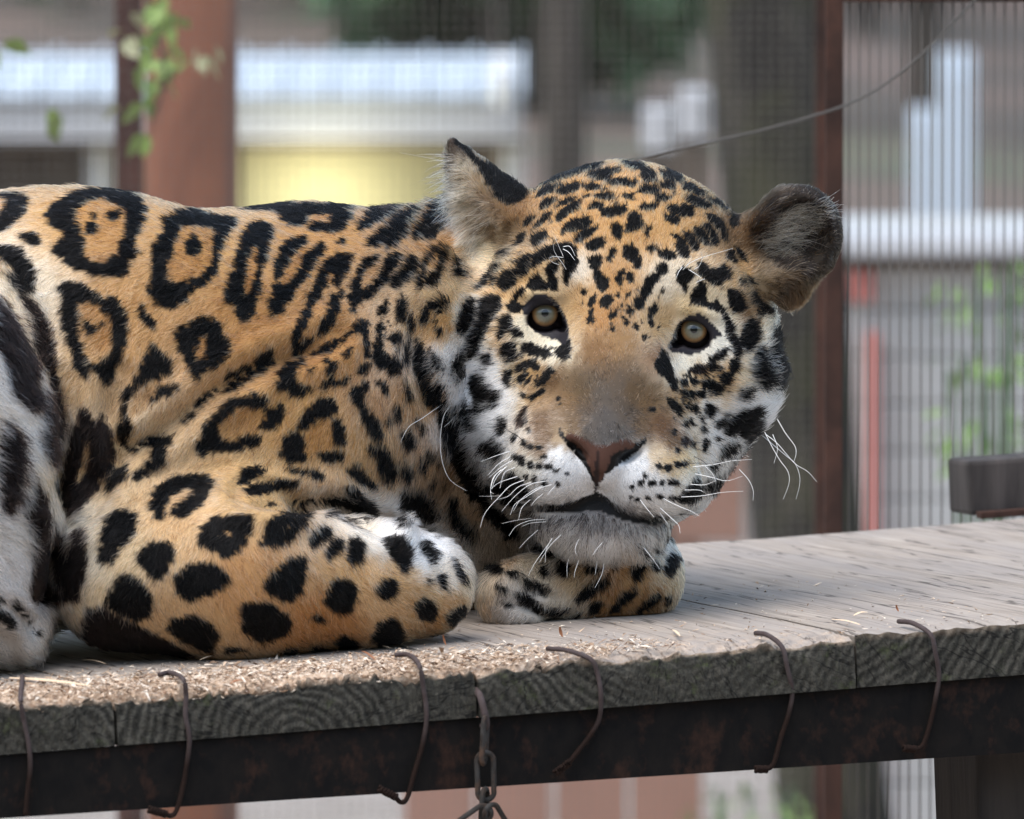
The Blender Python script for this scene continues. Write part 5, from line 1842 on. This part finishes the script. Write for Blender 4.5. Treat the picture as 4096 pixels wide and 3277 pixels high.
def edge_e(px):
    """local e of the front top edge at picture column px"""
    lo, hi = -3.0, 3.0
    for _ in range(50):
        mid = (lo + hi) / 2
        wpt = PM @ Vector((mid, EDGE, 0)) - CAM
        x = 2048 + wpt.dot(R) / wpt.dot(F) / FOV * 4096
        lo, hi = (mid, hi) if x < px else (lo, mid)
    return lo


BACK = ontop(3500, 2118).y
plat = empty('platform', PM.translation, PM.to_euler())
tag(plat, 'weathered plank platform with chewed front edge that the jaguar lies on', 'platform')
m = NT('weathered plank')
aw = m.n('ShaderNodeAttribute', attribute_name='chew')
ar_ = m.n('ShaderNodeAttribute', attribute_name='ring')
ae = m.n('ShaderNodeAttribute', attribute_name='endface')
co = m.coords((1, .05, 1))
g1 = m.noise(co, 150, 6, .65, .15)
g2 = m.noise(m.coords((1, .16, 1)), 24, 5, .6)
g3 = m.noise(m.coords(), 300, 4, .7)
g4 = m.noise(m.coords(), 14, 5, .6)
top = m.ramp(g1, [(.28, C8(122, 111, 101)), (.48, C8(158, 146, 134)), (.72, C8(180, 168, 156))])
top = m.mix(m.ramp(g2, [(.40, .65), (.62, 0)]), top, C8(150, 142, 136))
tcr = m.noise(m.coords((1, .045, 1)), 46, 3, .5, .3)
tcd = m.math('ABSOLUTE', m.math('SUBTRACT', tcr, .5))
top = m.mix(m.ramp(tcd, [(.004, .75), (.012, 0)]), top, C8(62, 54, 48))
fresh = m.ramp(g3, [(.25, C8(120, 96, 78)), (.45, C8(182, 156, 132)), (.7, C8(220, 200, 178))])
top = m.mix(aw.outputs['Fac'], top, fresh)
# end grain: growth rings, cracks, algae
rg = m.math('ADD', ar_.outputs['Fac'], m.math('MULTIPLY', m.noise(m.coords(), 26, 4, .6), .022))
rs = m.math('SINE', m.math('MULTIPLY', rg, 760.0))
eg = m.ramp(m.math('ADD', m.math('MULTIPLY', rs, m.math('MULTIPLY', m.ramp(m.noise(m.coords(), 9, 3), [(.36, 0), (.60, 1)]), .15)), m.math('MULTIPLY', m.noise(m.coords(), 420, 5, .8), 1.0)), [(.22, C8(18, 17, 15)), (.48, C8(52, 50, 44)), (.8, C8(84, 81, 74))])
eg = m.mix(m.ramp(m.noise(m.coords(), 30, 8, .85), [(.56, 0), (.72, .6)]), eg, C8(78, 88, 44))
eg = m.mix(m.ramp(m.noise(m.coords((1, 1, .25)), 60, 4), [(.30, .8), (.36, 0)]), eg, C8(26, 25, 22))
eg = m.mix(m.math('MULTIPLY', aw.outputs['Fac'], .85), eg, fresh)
# checks running out from the pith, and saw scratches
aa = m.n('ShaderNodeAttribute', attribute_name='bearing')
cv_ = m.n('ShaderNodeCombineXYZ')
m.l(m.math('MULTIPLY', aa.outputs['Fac'], 5.0), cv_.inputs[0]); m.l(m.math('MULTIPLY', ar_.outputs['Fac'], 9.0), cv_.inputs[1])
ck = m.noise(cv_.outputs[0], 1.6, 3, .5)
ckd = m.math('ABSOLUTE', m.math('SUBTRACT', ck, .5))
eg = m.mix(m.ramp(ckd, [(.004, .85), (.012, 0)]), eg, C8(14, 13, 12))
eg = m.mix(m.ramp(m.noise(m.coords(), 90, 6, .8), [(.52, 0), (.78, .55)]), eg, C8(118, 112, 101))
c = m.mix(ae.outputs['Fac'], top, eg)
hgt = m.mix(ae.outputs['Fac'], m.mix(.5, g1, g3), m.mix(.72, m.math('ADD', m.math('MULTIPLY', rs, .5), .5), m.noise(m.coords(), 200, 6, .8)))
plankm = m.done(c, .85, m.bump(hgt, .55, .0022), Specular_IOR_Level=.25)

TH = 215 * K * .985
cuts = [-2450, -1000, 458, 1904, 3415, 4880, 6350]
ee = [edge_e(c) for c in cuts]
pith = [(.3, .03), (.45, -.09), (.49, -.05), (.52, .035), (-.1, .05), (.4, -.06)]
amp = [.010, .011, .012, .010, .0034, .002]
for i in range(len(cuts) - 1):
    e0, e1 = ee[i] + .0012, ee[i + 1] - .0012
    seen = 0 < i < 5
    nu = 150 if seen else 12
    us = np.linspace(0, 1, nu)
    fr = np.linspace(-TH, 0, 22 if seen else 3)[:-1]
    tp = np.concatenate([np.linspace(0, .16, 64 if seen else 3), np.linspace(.17, BACK - EDGE, 40 if seen else 4)])
    prof = [(0.0, z) for z in fr] + [(d, 0.0) for d in tp] + [(BACK - EDGE, -TH)]
    prof = np.array(prof)
    E_ = e0 + (e1 - e0) * us
    EE, SS = np.meshgrid(np.arange(nu), np.arange(len(prof)), indexing='ij')
    X = E_[EE]; Yd = prof[SS, 0]; Z = prof[SS, 1].copy()
    P3 = np.stack([X, Yd, Z], 2).reshape(-1, 3)
    fl_ = lambda wl, s: flow(P3 * [1, 1, .6], wl, 9, s + 50 * i).reshape(X.shape)
    # how strongly the edge has been chewed along e
    wx = (X - ee[2]) / (ee[4] - ee[2])
    am = amp[i] * (1 - .75 * np.clip(wx * 1.0 - .45, 0, 1) if i == 3 else 1.0)
    rag = .55 + .45 * fl_(.06, 1) + .45 * fl_(.019, 2) * (.6 + .6 * fl_(.05, 31)) + .42 * fl_(.0075, 3) * np.clip(.5 + fl_(.03, 32), 0, 1.2)
    rag = np.clip(rag, .05, 1.6)
    fall = np.exp(-(Yd / (.018 + .018 * np.clip(fl_(.06, 4) + .6, 0, 1.5))) ** 1.3)
    topm = np.clip((Z + TH) / TH, 0, 1)
    drop = am * rag * fall * 1.25
    cwk = (.0 if i > 3 else (1.0 - .9 * np.clip((wx - .30) / .42, 0, 1))) * np.ones_like(X)
    cw = np.clip(1.15 - (Yd / (.095 + .035 * fl_(.05, 7))), 0, 1) * cwk
    # surface crumbs in the chewed strip
    fine = (fl_(.007, 8) + .8 * fl_(.0035, 10)) * .0017 * np.clip(cw * 1.6, 0, 1)
    front = prof[SS, 0] == 0
    near_top = np.clip((Z + .022) / .022, 0, 1)
    Zn = np.where(front, Z - drop * near_top ** 2.0, Z - drop + fine)
    # front face: hollows near the worn rim, rough saw marks
    back = am * 1.1 * near_top ** 1.5 * np.clip(rag - .25, 0, 1.5) + (.0007 * fl_(.004, 12)) * 1.0
    Yn = np.where(front, Yd + back + .0006 * fl_(.011, 13), Yd + np.where(Yd < .02, am * 1.1 * np.clip(rag - .25, 0, 1.5) * np.exp(-Yd / .006), 0))
    Zn = Zn + np.where(~front, .0006 * fl_(.09, 15) - .0008 * (us[EE] - .5) ** 2 * 4, 0)
    Zn[:, -1] = -TH
    V = np.stack([X, Yn + EDGE + (0, .001, .0005, -.003, -.0008, 0)[i], Zn], 2).reshape(-1, 3)
    npf = len(prof)
    idx = np.arange(nu * npf).reshape(nu, npf)
    q = np.stack([idx[:-1, :-1], idx[1:, :-1], idx[1:, 1:], idx[:-1, 1:]], 2).reshape(-1, 4).tolist()
    q += [(int(idx[k, 0]), int(idx[k, -1]), int(idx[k + 1, -1]), int(idx[k + 1, 0])) for k in range(nu - 1)]
    q += [tuple(int(v) for v in idx[0][::1]), tuple(int(v) for v in idx[-1][::-1])]
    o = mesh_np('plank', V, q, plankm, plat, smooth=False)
    me = o.data
    a = me.attributes.new('chew', 'FLOAT', 'POINT')
    chew = np.where(front, np.clip((near_top - .72) / .22 + .5 * fl_(.01, 20) - .1, 0, 1) * (am / .012) * .9, np.clip(cw * 1.5 + .45 * fl_(.012, 21) * (cw > 0.02), 0, 1))
    a.data.foreach_set('value', chew.astype(np.float32).ravel())
    a = me.attributes.new('endface', 'FLOAT', 'POINT')
    a.data.foreach_set('value', front.astype(np.float32).ravel())
    a = me.attributes.new('ring', 'FLOAT', 'POINT')
    pe = e0 + (e1 - e0) * pith[i][0]
    rd = np.sqrt((X - pe) ** 2 + (Z - pith[i][1]) ** 2 * 1.3)
    a.data.foreach_set('value', rd.astype(np.float32).ravel())
    a = me.attributes.new('bearing', 'FLOAT', 'POINT')
    a.data.foreach_set('value', (np.arctan2(X - pe, (Z - pith[i][1]) * (1 if pith[i][1] < -.02 else -1)) + 7 * i).astype(np.float32).ravel())

# steel angle under the front edge
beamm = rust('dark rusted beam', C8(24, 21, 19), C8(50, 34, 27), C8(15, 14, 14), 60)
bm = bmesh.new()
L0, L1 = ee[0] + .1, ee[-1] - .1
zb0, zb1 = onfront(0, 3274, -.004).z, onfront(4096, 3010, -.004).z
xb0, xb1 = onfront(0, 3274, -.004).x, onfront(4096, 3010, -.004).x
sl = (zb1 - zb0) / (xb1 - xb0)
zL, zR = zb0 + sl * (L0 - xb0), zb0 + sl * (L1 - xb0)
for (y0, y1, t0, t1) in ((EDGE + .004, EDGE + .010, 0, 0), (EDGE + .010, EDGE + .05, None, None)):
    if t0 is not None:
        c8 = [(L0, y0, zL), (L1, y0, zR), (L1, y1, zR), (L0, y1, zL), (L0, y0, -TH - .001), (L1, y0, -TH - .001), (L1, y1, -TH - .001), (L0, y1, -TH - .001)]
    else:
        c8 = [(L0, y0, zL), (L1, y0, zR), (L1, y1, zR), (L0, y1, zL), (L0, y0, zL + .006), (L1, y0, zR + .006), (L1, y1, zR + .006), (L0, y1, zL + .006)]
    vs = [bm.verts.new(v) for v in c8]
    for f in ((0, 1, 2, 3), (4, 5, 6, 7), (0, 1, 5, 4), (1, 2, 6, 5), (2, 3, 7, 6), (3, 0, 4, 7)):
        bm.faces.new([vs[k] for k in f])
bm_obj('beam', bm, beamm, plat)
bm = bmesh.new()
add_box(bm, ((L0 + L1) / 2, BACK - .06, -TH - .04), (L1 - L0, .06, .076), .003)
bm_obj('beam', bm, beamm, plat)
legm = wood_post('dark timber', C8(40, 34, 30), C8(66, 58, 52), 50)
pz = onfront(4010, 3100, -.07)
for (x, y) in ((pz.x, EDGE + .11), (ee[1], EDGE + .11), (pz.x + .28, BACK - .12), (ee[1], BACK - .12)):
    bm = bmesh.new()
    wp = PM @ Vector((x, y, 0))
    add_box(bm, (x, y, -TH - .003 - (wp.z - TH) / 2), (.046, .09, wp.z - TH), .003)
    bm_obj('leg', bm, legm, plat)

# rusty wire ties bent over the edge
R3 = lambda *p: [(p[k] * .974, 2200 + p[k + 1] * .974) for k in range(0, len(p), 2)]
R4 = lambda *p: [(2000 + p[k] * .972, 2000 + p[k + 1] * .972) for k in range(0, len(p), 2)]
m = NT('rusty tie wire')
sp_ = m.n('ShaderNodeSeparateXYZ'); m.l(m.coords(), sp_.inputs[0])
n_t = m.noise(m.coords(), 160, 4)
ct = m.mix(n_t, C8(62, 48, 44), C8(92, 84, 84))
cb = m.mix(n_t, C8(22, 17, 15), C8(46, 31, 25))
tiem = m.done(m.mix(m.ramp(m.math('MULTIPLY', sp_.outputs[2], -10.0), [(.3, 0), (.6, 1)]), ct, cb), .8, m.bump(n_t, .3, .0005), Specular_IOR_Level=.12)
ties = [
    (R3(92, 520, 90, 548), R3(84, 610, 98, 700, 118, 800, 124, 900, 112, 1000, 104, 1090), None),
    (R3(655, 512, 700, 505), R3(752, 530, 764, 600, 762, 680, 778, 780, 764, 900, 745, 1000, 722, 1075, 700, 1092, 680, 1085), R3(610, 1065, 600, 1060)),
    (R3(1620, 432, 1680, 432), R3(1722, 475, 1738, 560, 1752, 680, 1735, 800, 1700, 920, 1672, 1020, 1645, 1036, 1625, 1015), R3(1555, 980, 1500, 990)),
    (R4(195, 612, 270, 618), R4(372, 655, 400, 712, 415, 800, 408, 900, 370, 970, 320, 1035, 285, 1080), R4(225, 1125, 200, 1100)),
    (R4(1052, 548, 1100, 556), R4(1160, 605, 1182, 690, 1202, 790, 1188, 880, 1158, 970, 1132, 1068, 1116, 1098, 1098, 1108), R4(1050, 1108, 1040, 1100)),
    (R4(1640, 500, 1700, 508), R4(1772, 555, 1792, 630, 1806, 720, 1792, 820, 1770, 920, 1745, 1000, 1725, 1022, 1708, 1026), R4(1660, 1022, 1650, 1020))]
for a, b, kn in ties:
    bm = bmesh.new()
    p = [ontop(x, y, .0032) for x, y in a] + [onfront(x, y, (.0025 if x < 1904 else .0058) if y < 2960 - .07 * x else .0005) for x, y in b]
    add_tube(bm, spline(p, 6), .0019, 8)
    if kn:
        e0_, e1_ = onfront(*b[-1], .004), onfront(*kn[0], .004)
        dv_ = e1_ - e0_
        sd_ = dv_.cross(Vector((0, 1, 0))).normalized()
        for ph_ in (0, math.pi):
            add_tube(bm, [e0_ + dv_ * (t_ / 20) + sd_ * (.0019 * math.cos(t_ * .95 + ph_)) + Vector((0, .0019 * math.sin(t_ * .95 + ph_) - .001, 0)) for t_ in range(21)], .0015, 6)
    bm_obj('wire_tie', bm, tiem, plat, True)
# cobweb scraps and a bolt head are left to the small things below

# ------------------------------------------------------------------ hanging chain
galv = rust('worn galvanised chain', C8(66, 64, 62), C8(92, 72, 60), C8(44, 38, 34), 110)
chain = empty('chain', PM @ onfront(1925, 2800, .006))
tag(chain, 'short steel chain hanging from the front of the platform', 'chain')
co_ = chain.location


def link_bm(L, Wd, r, n=28):
    bm = bmesh.new()
    pts = []
    s = L / 2 - Wd / 2
    for k in range(n):
        a = 2 * math.pi * k / n
        pts.append(Vector((Wd / 2 * math.cos(a) - 0, 0, Wd / 2 * math.sin(a) + (s if math.sin(a) >= 0 else -s))))
    rings = []
    for k, p in enumerate(pts):
        t = (pts[(k + 1) % n] - pts[k - 1]).normalized()
        b = Vector((0, 1, 0)); a_ = t.cross(b)
        rings.append([bm.verts.new(p + r * (math.cos(2 * math.pi * j / 8) * a_ + math.sin(2 * math.pi * j / 8) * b)) for j in range(8)])
    for k in range(n):
        for j in range(8):
            bm.faces.new((rings[k][j], rings[k][(j + 1) % 8], rings[(k + 1) % n][(j + 1) % 8], rings[(k + 1) % n][j]))
    return bm


bm = bmesh.new()
hp = [PM @ onfront(x, y, o) - co_ for x, y, o in ((1905, 2760, -.004), (1922, 2790, .006), (1938, 2850, .010), (1945, 2890, .008), (1940, 2915, .002), (1930, 2900, -.003))]
add_tube(bm, spline(hp, 6), .0027, 8)
bm_obj('hook', bm, tiem, chain, True)
lm_ = None
for k in range(5):
    if lm_ is None:
        o = bm_obj('link', link_bm(.036, .0125, .0021), galv, chain, True); lm_ = o.data
    else:
        o = bpy.data.objects.new('link', lm_); COL.objects.link(o); o.parent = chain
    c_ = PM @ onfront(1938 + (0, 4, -3, -10, 8)[k], 2960 + k * 146, .009) - co_
    o.location = c_
    o.rotation_euler = (.05, (.02, -.03, .05, .22, -.2)[k], (1.35, .15, 1.25, .3, 1.4)[k])
for k in range(2):
    o = bpy.data.objects.new('link', lm_); COL.objects.link(o); o.parent = chain
    o.location = PM @ onfront(1880 + k * 110, 3290, .014) - co_
    o.rotation_euler = (.4, (.9, -.7)[k], .4)

# ------------------------------------------------------------------ dark timber on the right
bl = ontop(3838, 2084)
blk_o = empty('timber_block', PM @ bl, PM.to_euler())
bw, bh = .30, 222 * K * 8.7 / 8
bm = bmesh.new(); add_box(bm, (bw / 2 + .012, .028, bh / 2 + .003), (bw, .05, bh), .004)
bm_obj('block', bm, wood_post('dark block', C8(46, 40, 38), C8(92, 84, 80), 45), blk_o)
bm = bmesh.new(); add_box(bm, (bw / 2 + .016, -.004, .004), (bw, .012, .006), .001)
bm_obj('metal_strip', bm, steel_brown, blk_o)
tag(blk_o, 'dark timber block lying on the far right corner of the platform', 'timber')

# ------------------------------------------------------------------ chips and crumbs
fresh_m = NT('chewed wood crumb')
oi = fresh_m.n('ShaderNodeAttribute', attribute_name='tone')
fresh_m = fresh_m.done(fresh_m.ramp(oi.outputs['Fac'], [(0, C8(78, 58, 44)), (.25, C8(138, 108, 84)), (.6, C8(204, 178, 152)), (1, C8(238, 224, 206))]), .9)


def crumbs(name, n, fpos, smin, smax, flat=.4):
    r = np.random.default_rng(hash(name) % 1000 if False else len(name) * 7 + n)
    base = np.array([(1, 0, 0), (-.6, .5, .1), (-.5, -.55, 0), (.1, .1, .6), (0, 0, -.3)])
    tri = np.array([(0, 1, 3), (1, 2, 3), (2, 0, 3), (1, 0, 4), (2, 1, 4), (0, 2, 4)])
    pos = fpos(r, n)
    n = len(pos)
    s = smin * (smax / smin) ** (r.random(n) ** 2.2)
    an = r.uniform(0, 6.28, n); tl = r.normal(0, .3, n)
    el = r.uniform(.7, 2.6, n)
    B = base[None] * np.stack([s * el, s, s * flat], 1)[:, None]
    B = B + r.normal(0, .12, B.shape) * s[:, None, None]
    ca_, sa_ = np.cos(an)[:, None], np.sin(an)[:, None]
    Xr = B[..., 0] * ca_ - B[..., 1] * sa_; Yr = B[..., 0] * sa_ + B[..., 1] * ca_
    Zr = B[..., 2] + tl[:, None] * B[..., 0]
    V = np.stack([Xr, Yr, Zr], 2) + pos[:, None]
    Fc = (tri[None] + (np.arange(n) * 5)[:, None, None]).reshape(-1, 3)
    o = mesh_np(name, V.reshape(-1, 3), Fc, fresh_m)
    a = o.data.attributes.new('tone', 'FLOAT', 'POINT')
    a.data.foreach_set('value', np.repeat(np.clip(r.normal(.55, .32, n), 0, 1), 5).astype(np.float32))
    o.matrix_world = PM
    o['kind'] = 'stuff'
    return o


def strip(r, n):
    e = r.uniform(ee[1] + .1, edge_e(2750), n)
    right = np.clip((e - edge_e(1700)) / (edge_e(2750) - edge_e(1700)), 0, 1)
    d = EDGE + .001 + np.abs(r.normal(0, .06, n)) * (1 - .2 * right)
    k = r.random(n) > right * .8
    p = np.stack([e, d, np.full(n, .0008) - .011 * np.exp(-(d - EDGE) / .014) * (1 - right) * r.uniform(.3, 1.3, n)], 1)
    return p[k]


crumbs('wood_crumbs', 12000, strip, .0007, .0034)


def sparse(r, n):
    e = r.uniform(edge_e(2000), edge_e(4200), n)
    d = EDGE + .01 + r.random(n) ** 1.8 * .45
    return np.stack([e, d, np.full(n, .0006)], 1)


o = crumbs('wood_dust', 420, sparse, .0008, .0024)
SPL = [(40, 2712, 365, 2745, 26, 'long pale splinter lying on the chewed edge at far left'), (556, 2590, 616, 2612, 16, 'short reddish splinter by the dark belly fur'),
       (2238, 2508, 2250, 2548, 12, 'upright brown splinter in front of the paw'), (3330, 2478, 3440, 2500, 12, 'pale sliver on the boards at right, left of the other sliver'),
       (3415, 2462, 3470, 2450, 16, 'broad pale chip on the boards at right'), (3585, 2420, 3595, 2446, 8, 'tiny brown stick standing on the boards at far right'),
       (2690, 2520, 2720, 2545, 12, 'pale curled chip on the boards right of the paw'), (1450, 2605, 1500, 2640, 12, 'reddish splinter stuck at the edge beneath the forearm'),
       (1760, 2540, 1784, 2580, 9, 'thin brown splinter standing beside the carpus'), (920, 2735, 975, 2722, 16, 'brown chip on the chewed edge below the elbow'),
       (800, 2640, 870, 2625, 10, 'thin pale sliver under the forearm'), (330, 2640, 420, 2655, 10, 'thin pale sliver near the hind paw')]
for x0, y0_, x1, y1_, w_, lab in SPL:
    a, b = ontop(x0, y0_, .002), ontop(x1, y1_, .0035)
    if 'stand' in lab or 'upright' in lab:
        b = ontop(x1, y1_, .001); a = b + Vector((-.002, 0, (y1_ - y0_) * K))
    if 'pale' in lab:
        mt_ = plain('pale wood', C8(232, 204, 172), .85, .2, 200)
    else:
        mt_ = plain('brown wood', C8(150, 98, 66), .85, .25, 200)
    dv = b - a; ln = dv.length; dv.normalize()
    sd = dv.cross(Vector((0, 0, 1)) if abs(dv.z) < .8 else Vector((0, 1, 0))).normalized(); up_ = sd.cross(dv)
    bm = bmesh.new()
    prev = None
    for k in range(7):
        t_ = k / 6
        wd = w_ * K * .5 * (.25 + .75 * math.sin(math.pi * min(1, .12 + t_ * .8))) * random.uniform(.8, 1.2)
        c_ = a + dv * ln * t_ + up_ * (.0012 * math.sin(3 * t_))
        ring = [bm.verts.new(c_ + sd * wd * sx + up_ * wd * .35 * sz) for sx, sz in ((-1, -.3), (1, -.4), (.7, .8), (-.5, 1))]
        if prev:
            for j in range(4):
                bm.faces.new((prev[j], prev[(j + 1) % 4], ring[(j + 1) % 4], ring[j]))
        else:
            bm.faces.new(ring[::-1])
        prev = ring
    bm.faces.new(prev)
    o = bm_obj('wood_splinter', bm, mt_)
    o.matrix_world = PM
    tag(o, lab, 'splinter', 'splinters lying on the platform')
